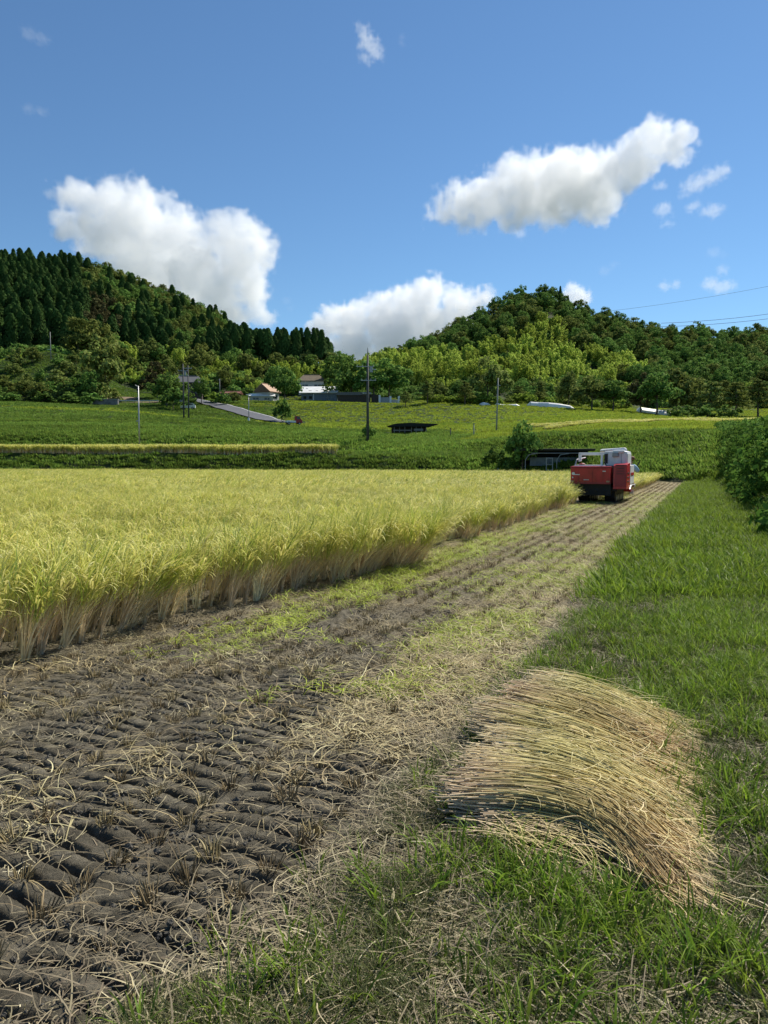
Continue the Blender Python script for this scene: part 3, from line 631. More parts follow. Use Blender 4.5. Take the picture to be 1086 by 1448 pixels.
clump = n2(X, Y, 2.3, 3, 70)
edge = np.clip((s + jit * .9) / .25 + .5, 0, 1)
k = U(0, 1, len(X)) < edge * np.clip((clump - .47 + .06 * np.clip(Y - 2.8, 0, 1) + .05 * np.clip(Y - 6, 0, 1)) * 6, .10 + .2 * np.clip((Y - 3) / 4, 0, 1), 1) * np.clip(s * .45 + .2, .12, 1) * np.clip((Y - .2) / 5.0, .3, 1)
put('verge_grass', X, Y, k, gr_broad, 'bright green blades of grass growing on the verge by the straw', 'grass', (.45, 1.15))
k = U(0, 1, len(X)) < edge * .8
put('trodden_fine_grass', X, Y, k & (U(0, 1, len(X)) < np.clip((n2(X, Y, 2.2, 3, 75) - .34) * 3.2, .08, .8)), gr_fine, 'fine trodden grass, half dry, matting the verge', 'grass', (.5, 1.05))
k = (U(0, 1, len(X)) < edge * .035 * np.clip((n2(X, Y, 1.7, 2, 76) - .4) * 6, 0, 1.5))
put('verge_weeds', X, Y, k, gr_weed, 'broad-bladed bright weeds standing in the verge grass', 'grass', (.4, .95))
X, Y, s = verge(9000, 1.2, 12, 1.4); jit = (n2(X, Y, 1.3, 3, 40) - .5)
put('verge_straw_litter', X, Y, (U(0, 1, 9000) < np.clip((s + jit) / .3 + .5, 0, 1) * .62), lit_grey, 'grey dead stems tangled in the verge grass', 'straw litter')
X, Y, s = verge(24000, 8, 52, 1.5); clump = n2(X, Y, 1.2, 3, 71)
gl = [grass_mesh(540 + i, 22, .13, (.07, .2), (.007, .012), M['grass']) for i in range(6)]
put('levee_grass', X, Y, U(0, 1, len(X)) < np.clip(s / .3 + .4, 0, 1) * np.clip((clump - .3) * 4, .15, 1) * np.clip((Y - 7.5) / 5, 0.1, 1), gl, 'green grass covering the levee beside the cut strip', 'grass', (.8, 1.9))
# terraces and banks
def terr(n, y0, y1, u0=-260, u1=1250):
    Y = np.sqrt(U(y0 ** 2, y1 ** 2, n)); u = U(u0, u1, n); X = (u - 543) / FPX * Y; return X, Y, u
tb = [grass_mesh(560 + i, 34, .42, (.12, .28), (.05, .09), M['bankgrass'], (.1, .6), (.2, 1.0), 3) for i in range(5)]
tl = [grass_mesh(570 + i, 26, .42, (.14, .3), (.05, .09), M['brightgrass'], (.1, .6), (.2, 1.0), 3) for i in range(5)]
X, Y, u = terr(95000, 45, 236)
more_ = rng.random(95000) < .4; Y[more_] = U(50, 115, int(more_.sum())); X[more_] = (u[more_] - 543) / FPX * Y[more_]
E = E_of(u); sun_tint = np.clip((u - 330) / 200, 0, 1) * np.clip((Y - 118) / 30, 0, 1) + np.clip((Y - E - 18) / 6, 0, 1) * np.clip((u - 620) / 60, 0, 1) * .9  # where the grass takes the lighter colour that paints in sunlight
sun_tint = sun_tint + .22 * (Y > 112) + (n2(X * .3, Y * 2.0, .06, 3, 80) - .5) * 1.5
k = (Y > E + .3) & ~((u < 478) & (Y > E + 3.6) & (Y < E + 9.5)) & (u > -260)
road_c = lambda u: np.interp(u, [230, 262, 290, 320, 350, 392, 420], [222, 208, 196, 183, 171, 158, 152])
k &= ~((u > 235) & (u < 400) & (np.abs(Y - road_c(u)) < 5.5))
kb = k & (sun_tint < .5); kl = k & (sun_tint >= .5)
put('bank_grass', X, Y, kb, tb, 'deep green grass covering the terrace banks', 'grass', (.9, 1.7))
put('sun_tinted_slope_grass', X, Y, kl, tl, 'light green mown grass with sunlight tinted into its colour, on the slope below the buildings', 'grass', (.8, 1.5))
tl_edge = [grass_mesh(590 + i, 26, .42, (.12, .26), (.05, .09), M['hedge'], (.1, .6), (.2, 1.0), 3) for i in range(3)]
# low growth under the hillside trees
Y = np.sqrt(U(238 ** 2, 402 ** 2, 4200)); u = U(-90, 1170, 4200); X = (u - 543) / FPX * Y; HILL = (X, Y)
for (ua, ub, Ya, Yb, nn) in ((440, 860, 155, 161, 2600), (-120, 380, 121, 124, 1500), (-120, 300, 99, 101, 900), (560, 1100, 140, 146, 1800)):
    us = U(ua, ub, nn); Yt = U(Ya, Yb, nn) + 3 * (n2(us, us, .01, 2, 88) - .5); Xt = (us - 543) / FPX * Yt
    put('terrace_edge_grass', Xt, Yt, np.ones(nn, bool), [tl2 for tl2 in tl_edge], 'strip of paler grass along the lip of a terrace', 'grass', (.7, 1.2))
# vine mass on the right-hand bank
def vine_mesh(seed, n=260, size=.11, r=.5):
    g = np.random.default_rng(seed); C = [(g.uniform(-.4, .4), g.uniform(-.4, .4), g.uniform(0, .3)) for _ in range(4)]
    a = leafcloud(C, np.full(4, r), n // 4, size, g, .35, .55); return npmesh('vine_clump', a[0], a[1], M['vine'], attrs={'t': a[2], 'rnd': a[3]}, nrm=LAST['n'])
vines = [vine_mesh(600 + i) for i in range(6)]
n = 9000; Y = 12 + 84 * U(0, 1, n) ** .9; s = U(2.9, 22, n); X = s - 1.33 + .435 * Y; u = 543 + FPX * X / Y; E = E_of(u)
k = (Y > E - .3) & (u < 1400) & (Y < E * 1.75 + 8) & (u > 870) & (U(0, 1, n) < np.clip((u - 880) / 120, .15, 1))
k &= U(0, 1, n) < .8
put('vine_undergrowth', X, Y, k, vines, 'dark tangle of leafy vines smothering the bank on the right', 'undergrowth', (.45, 1.25))

ug = []
for i in range(4):
    g_ = np.random.default_rng(620 + i); C_ = [(g_.uniform(-1.6, 1.6), g_.uniform(-1.6, 1.6), g_.uniform(0, .8)) for _ in range(5)]
    a_ = leafcloud(C_, np.full(5, 1.5), 50, .5, g_, .5, .6); ug.append(npmesh('undergrowth_clump', a_[0], a_[1], M['broad'], attrs={'t': a_[2], 'rnd': a_[3]}, nrm=LAST['n']))
put('forest_undergrowth', HILL[0], HILL[1], np.ones(4200, bool), ug, 'low green growth under the trees of both hills', 'undergrowth', (.8, 1.6))

# ================================================================== STRAW PILE
def straw_pile():
    root = empty('straw_pile', (.95, 3.7, .05)); tag(root, 'fanned heap of cut straw bundles lying on the grass verge', 'straw pile')
    g = np.random.default_rng(5)
    AA = np.array(((1.00, 4.84), (.70, 4.18), (.48, 3.54), (.39, 2.90))); BB = np.array(((1.60, 3.96), (1.38, 3.38), (1.18, 2.88), (.97, 2.34))); TT_ = (0, .25, .55, 1)
    def side(t): return np.array([np.interp(t, TT_, AA[:, k]) for k in (0, 1)]), np.array([np.interp(t, TT_, BB[:, k]) for k in (0, 1)])
    K = [(.04, .055, 560, .11), (.18, .06, 560, .13), (.33, .065, 600, .125), (.51, .075, 640, .14), (.70, .075, 640, .13), (.90, .085, 760, .15)]
    for i, (tc, hw, n, zt) in enumerate(K[::1]):
        parts = []
        SG = 9; s = np.linspace(0, 1, SG + 1)
        V = []; F = []; TT = []; RR = []; off = 0
        t = np.clip(tc + g.normal(0, hw * .62, n), -.05, 1.04)
        P = np.zeros((n, SG + 1, 3))
        for k in range(n):
            a, b = side(float(np.clip(t[k], 0, 1)))
            a = a + g.normal(0, .05, 2) + np.array((.07, -.04)) * math.sin(i * 2.1 + 1) ; b = b + g.normal(0, .035, 2)
            d = b - a; nrm = np.array((-d[1], d[0])) / np.linalg.norm(d)
            ln = g.uniform(.86, 1.04) if g.random() < .85 else g.uniform(.4, .8); st = g.uniform(-.05, .05) if g.random() < .6 else g.uniform(0, 1 - min(ln, 1) + .02)
            x = st + s * ln
            bow = (.02 + .19 * t[k] ** 2) * np.sin(np.clip(x, 0, 1) * math.pi) + g.normal(0, .03) * np.sin(x * math.pi * g.uniform(.8, 2)) + g.normal(0, .045) * x ** 2
            fan = g.normal(0, .035) * (x - .4)
            xy = a[None] + d[None] * x[:, None] + nrm[None] * (bow + fan)[:, None]
            u_ = (t[k] - tc) / (hw * 1.7); prof = max(0, 1 - u_ * u_)
            dep = g.random() ** .6
            zz = .03 + (zt * (.45 + .55 * prof)) * dep * (1.0 - .55 * np.clip(x, 0, 1.1) ** 4) * (.8 + .25 * np.sin(np.clip(x + .1, 0, 1) * math.pi)) + g.normal(0, .006) + np.cumsum(g.normal(0, .0022, SG + 1))
            P[k, :, :2] = xy; P[k, :, 2] = np.maximum(zz, .012 + .02 * g.random()) + .05
            if t[k] > .86: P[k, :, 2] = .06 + (P[k, :, 2] - .06) * max(.12, 1 - ((t[k] - .86) / .17) ** 1.5)
        T = np.gradient(P, axis=1); T /= np.linalg.norm(T, axis=2, keepdims=True); W = np.cross(T, (0, 0, 1.)); W /= np.linalg.norm(W, axis=2, keepdims=True); Bn = np.cross(T, W)
        ww = g.uniform(.0018, .0042, n)[:, None, None] * (1 - .45 * s[None, :, None])
        V = np.stack([P + (W * math.cos(q) + Bn * math.sin(q)) * ww for q in (-np.pi / 2, np.pi / 6, np.pi * 5 / 6)], 2).reshape(-1, 3)
        ix = np.arange(n)[:, None] * (SG + 1) * 3 + np.arange(SG)[None] * 3
        F = np.concatenate([np.stack([ix + a, ix + b, ix + b + 3, ix + a + 3], -1).reshape(-1, 4) for a, b in ((0, 1), (1, 2), (2, 0))])
        r = np.repeat(g.random(n), (SG + 1) * 3); tt = np.repeat(np.tile(s, n), 3)
        if i == 5:   # loose stems slipping off the near side onto the grass
            nl = 420; q0 = g.random(nl) * .68; pa, pb = side(1.0); bs = pa[None] + (pb - pa)[None] * q0[:, None] + np.array((.16, .19))[None] * np.sin(q0 * math.pi)[:, None] + g.normal(0, .06, (nl, 2)) - np.array((.03, .05))
            lo_ = ribbons(np.concatenate([bs, g.uniform(.06, .14, (nl, 1))], 1), g.normal(-.35, .4, nl) - .6 * q0, g.uniform(.15, .5, nl), g.uniform(.0025, .005, nl), g.uniform(1.35, 1.6, nl), g.uniform(1.6, 1.85, nl), 6, 1, .4, wob=.5, g=g)
        # broken leaf blades and tangles caught between the stems
        nb = 170; jj = g.integers(0, n, nb); kk = g.integers(0, SG, nb)
        bl = ribbons(P[jj, kk] + np.array((0, 0, .004)), g.normal(-.9, 1.0, nb), g.uniform(.08, .28, nb), g.uniform(.003, .007, nb), g.uniform(1.15, 1.5, nb), g.uniform(1.6, 1.95, nb), 5, 1, .2, wob=1.0, g=g)
        # frayed ears at the far tips
        ne = 260; jj = g.integers(0, n, ne); dd = P[jj, SG] - P[jj, SG - 1]
        er = ribbons(P[jj, SG], np.arctan2(dd[:, 1], dd[:, 0]) + g.normal(0, .45, ne), g.uniform(.04, .13, ne), g.uniform(.002, .0045, ne), g.uniform(1.2, 1.6, ne), g.uniform(1.7, 2.1, ne), 3, 1, .3, wob=.6, g=g)
        a = cat_geo((V, F, tt, r), (bl[0], bl[1], bl[2] * .5, bl[3]), (er[0], er[1], np.ones(len(er[2])), er[3]))
        if i == 5: a = cat_geo((a[0], a[1], a[2], a[3]), (lo_[0], lo_[1], lo_[2] * .6, lo_[3]))
        link(bpy.data.objects.new('straw_bundle', npmesh('straw_bundle', a[0] - np.array((.95, 3.7, .05)), a[1], M['pile'], attrs={'t': a[2], 'rnd': a[3]})), root)
M['pile'] = leafmat('pile_straw', [(0, (0.1665, 0.1261, 0.0541)), (0.25, (0.4113, 0.3493, 0.1391)), (0.55, (0.6463, 0.5336, 0.2473)), (1, (0.8323, 0.7277, 0.4019))], trans=.08, hue=.01, val=.55, patch=(5, .25), rough=.45,
    tstops=[(0, (.66, .52, .38)), (.3, (.50, .46, .20)), (.55, (.52, .45, .18)), (.85, (.62, .47, .23)), (1, (.66, .49, .25))], tmix=[(0, (.75, .75, .75)), (.35, (.45, .45, .45)), (.6, (.3, .3, .3)), (.9, (.7, .7, .7))])
straw_pile()

# ================================================================== TREES
def crown_broad(seed, H=9.0, Wd=8.0, n=900, leaf=.42, mat='broad', z0=.22, lobes=9):
    g = np.random.default_rng(seed); C = []; Rr = []
    for k in range(lobes):
        a = g.uniform(0, 6.28); d = Wd * .29 * math.sqrt(g.random()); z = H * (z0 + (1 - z0) * (.28 + .5 * g.random()) * (1 - .35 * d / (Wd * .3)))
        C.append((d * math.cos(a), d * math.sin(a), z)); Rr.append(Wd * g.uniform(.15, .25))
    C.append((0, 0, H * .8)); Rr.append(Wd * .2)
    C = np.array(C); Rr = np.array(Rr); cc = []; cr = []
    for c, r in zip(C, Rr):   # clumps over each lobe
        m = 9; d = g.normal(0, 1, (m, 3)); d[:, 2] = np.abs(d[:, 2]) * .9 - .25; d /= np.linalg.norm(d, axis=1, keepdims=True)
        cc += list(c + d * r * .8); cr += list(r * g.uniform(.28, .48, m))
    return leafcloud(cc, cr, max(4, n // len(cc)), leaf, g, .55, .8, .1)
def trunk_geo(seed, H, r, nb=5, z1=.6, sp=.3):
    g = np.random.default_rng(seed); gs = [limb((0, 0, -.6), (g.uniform(-.2, .2), g.uniform(-.2, .2), H * z1), r, r * .45, 7, .04, 4, g)]
    for k in range(nb):
        z = H * g.uniform(.28, .6); a = g.uniform(0, 6.28); L = H * sp * g.uniform(.6, 1)
        gs.append(limb((0, 0, z), (math.cos(a) * L, math.sin(a) * L, z + L * g.uniform(.5, 1)), r * .4, r * .12, 5, .08, 3, g))
    return cat_geo(*gs)
def crown_cedar(seed, H=16.0, Wd=5.0, z0=.3, n=1500, leaf=.5):
    g = np.random.default_rng(seed); zz = z0 + (1 - z0) * g.random(n) ** .85; zz = np.minimum(zz, .995)
    lay = np.floor(zz * 17 + g.normal(0, .22, n)) / 17
    f = (1 - (zz - z0) / (1 - z0)); rad = Wd / 2 * (f ** .55 * .94 + .06) * (.82 + .28 * np.sin(lay * 97 + seed))
    a = g.uniform(0, 6.28, n); br = .86 + .2 * np.sin(a * 5 + lay * 50); q = np.sqrt(g.uniform(.25, 1, n)); d = rad * q * br
    P = np.stack([d * np.cos(a), d * np.sin(a), zz * H - q * rad * .28], -1)
    out = np.stack([np.cos(a), np.sin(a), np.full(n, .7)], -1) + g.normal(0, .35, (n, 3)); out /= np.linalg.norm(out, axis=1, keepdims=True)
    t = np.stack([np.cos(a), np.sin(a), -.45 + g.normal(0, .2, n)], -1); t -= out * (t * out).sum(1)[:, None]; t /= np.linalg.norm(t, axis=1, keepdims=True); b = np.cross(out, t)
    sz = leaf * g.uniform(.6, 1.35, n); A = t * (sz * .95)[:, None]; B = b * (sz * .42)[:, None]
    V = np.stack([P - A * .4, P + B, P + A, P - B], 1); fl = (np.cross(A, B) * out).sum(1) < 0; V[~fl] = V[~fl][:, ::-1]; V[:] = V
    fn = np.cross(V[:, 1] - V[:, 0], V[:, 3] - V[:, 0]); bad = (fn * out).sum(1) < 0; V[bad] = V[bad][:, ::-1]; V = V.reshape(-1, 3)
    hn = np.stack([np.cos(a) * (1 + .5 * np.sin(a * 5 + lay * 50)), np.sin(a), .45 + .3 * np.sin(lay * 97)], -1) + out * .5; hn /= np.linalg.norm(hn, axis=1, keepdims=True); LAST['n'] = np.repeat(hn, 4, 0)
    return V, np.arange(n * 4).reshape(-1, 4), np.zeros(n * 4), np.repeat(g.random(n), 4)
def crown_bamboo(seed, H=9.0, Wd=6.0, culms=9, per=130, leaf=.42):
    g = np.random.default_rng(seed); Ps = []; D = []
    for c in range(culms):
        a = g.uniform(0, 6.28); d = Wd * .38 * math.sqrt(g.random()); hh = H * g.uniform(.75, 1.05); az = g.uniform(0, 6.28); bend = g.uniform(.1, .3)
        s = g.uniform(.25, 1, per) ** .8; x = d * math.cos(a) + math.cos(az) * bend * hh * s ** 3; y = d * math.sin(a) + math.sin(az) * bend * hh * s ** 3; z = hh * (s - .12 * s ** 4)
        r = (.25 + .75 * np.sin(np.clip((s - .2) / .8, 0, 1) * math.pi) ** .8) * .85
        q = g.normal(0, 1, (per, 3)); q /= np.linalg.norm(q, axis=1, keepdims=True)
        Ps.append(np.stack([x, y, z], -1) + q * r[:, None] * np.array((1, 1, .6))); D.append(q)
    P = np.concatenate(Ps); q = np.concatenate(D); n = len(P)
    nr = q * .5 + g.normal(0, .5, (n, 3)) + np.array((0, 0, .3)); nr /= np.linalg.norm(nr, axis=1, keepdims=True)
    t = q * .5 + np.array((0, 0, -.8)) + g.normal(0, .4, (n, 3)); t -= nr * (t * nr).sum(1)[:, None]; t /= np.linalg.norm(t, axis=1, keepdims=True); b = np.cross(nr, t)
    sz = leaf * g.uniform(.6, 1.3, n); A = t * (sz * .9)[:, None]; B = b * (sz * .3)[:, None]
    V = np.stack([P - A * .5, P + B, P + A, P - B], 1); fn = np.cross(V[:, 1] - V[:, 0], V[:, 3] - V[:, 0]); bad = (fn * (q + np.array((0, 0, .3)))).sum(1) < 0; V[bad] = V[bad][:, ::-1]
    hn = q * .8 + nr * .3 + np.array((0, 0, .35)); hn /= np.linalg.norm(hn, axis=1, keepdims=True); LAST['n'] = np.repeat(hn, 4, 0)
    return V.reshape(-1, 3), np.arange(n * 4).reshape(-1, 4), np.zeros(n * 4), np.repeat(g.random(n), 4)
def crown_pine(seed, H=8.0, Wd=8.0, n=1500, leaf=.35):
    g = np.random.default_rng(seed); C = []; Rr = []
    for k in range(13):
        z = H * (.35 + .62 * k / 12); w_ = Wd * .5 * (1 - .75 * (k / 12) ** 1.3); a = k * 2.4 + g.uniform(-.4, .4); d = w_ * g.uniform(.35, .75)
        C.append((d * math.cos(a), d * math.sin(a), z)); Rr.append(w_ * .42 + .35)
    return leafcloud(C, Rr, n // 13, leaf, g, .3, .28, 0, 1.8, .2)
def mk(name, geos, mats, cn=None):
    a = cat_geo(*geos); nr = None
    if cn is not None:
        nr = np.zeros_like(a[0]); nr[:len(cn)] = cn
        for g_ in geos[1:]:
            o_ = len(cn); c_ = a[0][o_:]; nr[o_:, :2] = c_[:, :2] - c_[:, :2].mean(0); nr[o_:, 2] = .01
        nr /= np.linalg.norm(nr, axis=1, keepdims=True) + 1e-9
    return npmesh(name, a[0], a[1], mats, mi=a[4], attrs={'t': a[2], 'rnd': a[3]}, nrm=nr)
class Kind:
    """tree kind: variants of (crown, trunk) meshes, joined mesh for far ones"""
    def __init__(s, mat, bark, gen, tr, nv):
        s.v = []
        for i in range(nv):
            c = gen(i); cn = LAST['n']; t = tr(i)
            s.v.append((mk('crown', [c], [M[mat]], cn), mk('trunk', [(*t[:4], 0)], [M[bark]]), mk('tree', [(*c[:4], 0), (*t[:4], 1)], [M[mat], M[bark]], cn)))
KD = {
 'cedar': Kind('cedar', 'greybark', lambda i: crown_cedar(700 + i, 13, 8.8, .05, 3000, .6), lambda i: limb((0, 0, -1), (0, 0, 11), .22, .05), 5),
 'cedar_bare': Kind('cedar', 'greybark', lambda i: crown_cedar(710 + i, 16.5, 7.0, .42, 2000, .58), lambda i: limb((0, 0, -1), (0, 0, 14), .24, .05), 4),
 'broad': Kind('broad', 'bark', lambda i: crown_broad(720 + i, 10.5, 12, 2600, .5, z0=.1, lobes=11), lambda i: trunk_geo(720 + i, 9, .25), 6),
 'olive': Kind('olive', 'bark', lambda i: crown_broad(730 + i, 9.5, 11, 2400, .48, z0=.1, lobes=10), lambda i: trunk_geo(730 + i, 8, .22), 5),
 'brown': Kind('brownleaf', 'bark', lambda i: crown_broad(740 + i, 10.5, 12, 2600, .5, z0=.1), lambda i: trunk_geo(740 + i, 9, .25), 2),
 'bamboo': Kind('bamboo', 'bark', lambda i: crown_bamboo(750 + i, 9.5, 8.5, 12, 170, .5), lambda i: limb((0, 0, -.5), (0, 0, 5), .06, .04), 6),
 'pine': Kind('olive', 'bark', lambda i: crown_pine(760 + i), lambda i: trunk_geo(760 + i, 8, .2, 7, .9, .35), 3),
 'shrub': Kind('olive', 'bark', lambda i: crown_broad(770 + i, 3.0, 4.2, 800, .28, z0=.0, lobes=7), lambda i: trunk_geo(770 + i, 1.6, .07, 5, .5, .5), 4),
 'greenshrub': Kind('hedge', 'bark', lambda i: crown_broad(780 + i, 2.2, 3.4, 800, .24, z0=.0, lobes=7), lambda i: trunk_geo(780 + i, 1.4, .06, 4, .5, .5), 3),
 'darkshrub': Kind('broad', 'bark', lambda i: crown_broad(790 + i, 3.2, 4.4, 900, .28, z0=.0, lobes=7), lambda i: trunk_geo(790 + i, 1.7, .07, 5, .5, .5), 3),
}
PROTO = {}
def tree(name, kind, X, Y, sc, label, cat='tree', group=None, parts=False, sxy=1.0, dz=-.2):
    v = int(rng.integers(0, len(KD[kind].v))); cm, tm, jm = KD[kind].v[v]; key = (name, kind, v, parts)
    z = float(gz(X, Y)) + dz
    if key not in PROTO:
        if parts:
            r = empty(name, (0, 0, 0)); link(bpy.data.objects.new('crown', cm), r); link(bpy.data.objects.new('trunk', tm), r)
        else: r = link(bpy.data.objects.new(name, jm))
        PROTO[key] = r
    else:
        r0 = PROTO[key]; r = r0.copy(); S.collection.objects.link(r)
        for k_ in ('group',):
            if k_ in r: del r[k_]
        for ch in list(r0.children):
            cc = ch.copy(); S.collection.objects.link(cc); cc.parent = r
    r.location = (X, Y, z); r.rotation_euler = (0, 0, U(0, 6.28)); r.scale = (sc * sxy, sc * sxy, sc)
    return tag(r, label, cat, group)
# --- wooded hills: candidates spread over the slope, only those whose top is not hidden behind nearer ones are planted
def inpoly(u, v, poly):
    r = False; n = len(poly)
    for i in range(n):
        x1, y1 = poly[i]; x2, y2 = poly[(i + 1) % n]
        if (y1 > v) != (y2 > v) and u < (x2 - x1) * (v - y1) / (y2 - y1) + x1: r = not r
    return r
MIXED = [(120, 365), (215, 380), (330, 430), (345, 470), (250, 500), (200, 450), (150, 440), (110, 400)]
BROWN = [(125, 415), (165, 430), (170, 465), (120, 460)]
BAMB = [(478, 530), (490, 515), (520, 505), (570, 497), (640, 500), (700, 480), (740, 465), (765, 445), (790, 448), (800, 475), (830, 495), (880, 505), (905, 530), (860, 540), (700, 535), (600, 545), (520, 552), (478, 552)]
BAML = [(110, 460), (160, 450), (200, 480), (270, 490), (370, 512), (470, 530), (470, 552), (200, 552), (170, 530), (110, 490)]
cand = []
def sample_region(u0, u1, y0, y1, sp):
    Ys = np.arange(y0, y1, sp)
    for Y in Ys:
        for X in np.arange((u0 - 543) / FPX * Y, (u1 - 543) / FPX * Y, sp):
            cand.append((X + U(-.4, .4) * sp, Y + U(-.4, .4) * sp, sp))
def classify(X, Y):
    z = float(gz(X, Y)); u, v = proj((X, Y, z)); return u, v, z
sel = []
for (u0, u1, y0, y1, sp) in ((-70, 476, 240, 398, 6.0), (476, 1150, 240, 402, 8.3)):
    cand = []; sample_region(u0, u1, y0, y1, sp)
    if u0 < 0: sample_region(325, 470, 292, 346, 4.4); sample_region(-60, 330, 300, 395, 8)
    for (X, Y, sp_) in cand:
        u, v, z = classify(X, Y)
        left = u < 476
        if left:
            if u > 150 and Y < 268 + .0 * u: kd = 'bamboo' if (inpoly(u, v - 12, BAML) or rng.random() < .35) and rng.random() < .7 else 'olive'
            elif u <= 150 and Y < 262: continue
            elif u > 150 and Y < 292 - (u < 330) * 8: kd = 'bamboo' if rng.random() < .55 else 'olive' if rng.random() < .6 else 'broad'
            elif Y > 352 and u > 320: continue
            elif inpoly(u, v - 25, BROWN): kd = 'brown'
            elif inpoly(u, v - 25, MIXED) and rng.random() < .75: kd = 'olive' if rng.random() < .6 else 'broad'
            elif Y > 290 and u > 330 and Y < 312: kd = 'cedar_bare'
            else: kd = 'cedar'
            if u > 468 and kd.startswith('cedar'): continue
        else:
            if inpoly(u, v - 14, BAMB): kd = 'bamboo' if rng.random() < .97 else 'broad'
            elif Y < 262 and rng.random() < .25: kd = 'bamboo'
            else: kd = 'broad' if rng.random() < .7 else 'olive'
            if Y < 258 and u < 600: continue
        hgt = {'cedar': 13, 'cedar_bare': 16.5, 'broad': 9, 'olive': 8, 'brown': 10, 'bamboo': 8.5}[kd]
        sc = U(.84, 1.12) * (.9 if kd == 'broad' else 1) * (.95 if kd == 'cedar' and Y > 330 else 1)
        if kd == 'cedar': sc = .5 + sc * .5
        if kd == 'bamboo' and left: sc *= .75
        if Y < 268: sc *= .62
        tu, tv = proj((X, Y, z + hgt * sc)); wpx = {'cedar': 3.6, 'cedar_bare': 3.2, 'broad': 5, 'olive': 4.6, 'brown': 5, 'bamboo': 3.6}[kd] * sc * FPX / Y
        sel.append((Y, u, tv, wpx, kd, X, sc, left, v))
sel.sort()
sky_v = np.full(1600, 1000.0); planted = {}
out_ = []
for (Y, u, tv, wpx, kd, X, sc, left, v) in sel:
    a, b = int(u - wpx * .7) + 300, int(u + wpx * .7) + 300; a, b = max(a, 0), min(b, 1599)
    if b <= a: continue
    cur = sky_v[a:b]; gain = np.maximum(cur - tv, 0).mean()
    if gain < (2.2 if kd[:5] == 'cedar' else 3.5): continue
    core = sky_v[(a * 3 + b) // 4:(a + 3 * b) // 4 + 1]; np.minimum(core, tv + 4, out=core)
    out_.append((Y, u, tv, kd, X, sc, left, gain))
NM = lambda k: 'cedar' if k.startswith('cedar') else 'bamboo' if k == 'bamboo' else 'broad'
keep_, rest_ = [], []
for fam in ('cedar', 'bamboo', 'broad'):
    L_ = sorted([o for o in out_ if NM(o[3]) == fam], key=lambda o: -o[7]); lim = 268 if fam == 'broad' else 285
    keep_ += L_[:lim]; rest_ += L_[lim:]
out_ = keep_
def rest_wood():
    for kd in sorted({o[3] for o in rest_}):
        q = [o for o in rest_ if o[3] == kd]; X_ = np.array([o[4] for o in q]); Y_ = np.array([o[0] for o in q])
        if kd == 'bamboo' or kd == 'cedar_bare': nm_ = 'bamboo_thicket' if kd == 'bamboo' else 'cedar_forest'
        else: nm_ = {'cedar': 'cedar_forest'}.get(kd, 'mixed_forest')
        scatter(nm_, np.stack([X_, Y_, gz(X_, Y_) - .2], -1), U(0, 6.28, len(q)), np.array([o[5] for o in q]), [v[2] for v in KD[kd].v], 'further %s filling the gaps on the hillsides' % {'cedar': 'cedars', 'cedar_bare': 'bare-trunked cedars', 'broad': 'dark green trees', 'olive': 'olive-green trees', 'brown': 'brownish trees', 'bamboo': 'bamboo'}[kd], 'woods')
rest_wood()
cnt = {}
NAMES = {'cedar': 'cedar_tree', 'cedar_bare': 'cedar_tree', 'broad': 'broadleaf_tree', 'olive': 'broadleaf_tree', 'brown': 'broadleaf_tree', 'bamboo': 'bamboo_clump'}
def hill_label(kd, left, u, tv, Y):
    side = 'left' if left else 'right'
    ridge_v = np.interp(u, [-90, 60, 150, 220, 310, 370, 465] if left else [480, 580, 620, 660, 700, 745, 815, 900, 1086], [350, 350, 365, 395, 415, 450, 475] if left else [515, 490, 465, 440, 415, 398, 430, 445, 455])
    if tv < ridge_v + 12: band = 'on the skyline of the %s hill' % side
    elif tv < ridge_v + 50: band = 'high on the slope of the %s hill' % side
    elif Y > 285: band = 'halfway up the %s hill' % side
    else: band = 'at the foot of the %s hill' % side
    if left: where = 'at its far left end' if u < 90 else 'above the rounded mound' if u < 190 else 'above the grey-roofed farmhouse' if u < 300 else 'above the road' if u < 372 else 'at its right end'
    else: where = 'behind the tall utility pole' if u < 590 else 'left of the summit' if u < 690 else 'below the summit' if u < 810 else 'above the harvester' if u < 920 else 'at its right end'
    what = {'cedar': 'dark pointed cedar', 'cedar_bare': 'bare-trunked cedar', 'broad': 'dark green tree', 'olive': 'olive-green tree', 'brown': 'brownish-crowned tree', 'bamboo': 'feathery bamboo clump'}[kd]
    return '%s %s, %s' % (what, band, where)
for (Y, u, tv, kd, X, sc, left, gain) in out_:
    nm = NAMES[kd]; cnt[nm] = cnt.get(nm, 0) + 1
    lb = hill_label(kd, left, u, tv, Y)
    near_ = Y < 300 and kd in ('cedar_bare', 'broad', 'olive')
    tree(nm, kd, X, Y, sc, lb, 'bamboo' if kd == 'bamboo' else 'tree', lb.split(' on the ')[0].split(' high ')[0].split(' halfway')[0].split(' at the foot')[0] + ' trees of the %s hill' % ('left' if left else 'right'), parts=near_, sxy=1.0)
print('TREES', cnt)

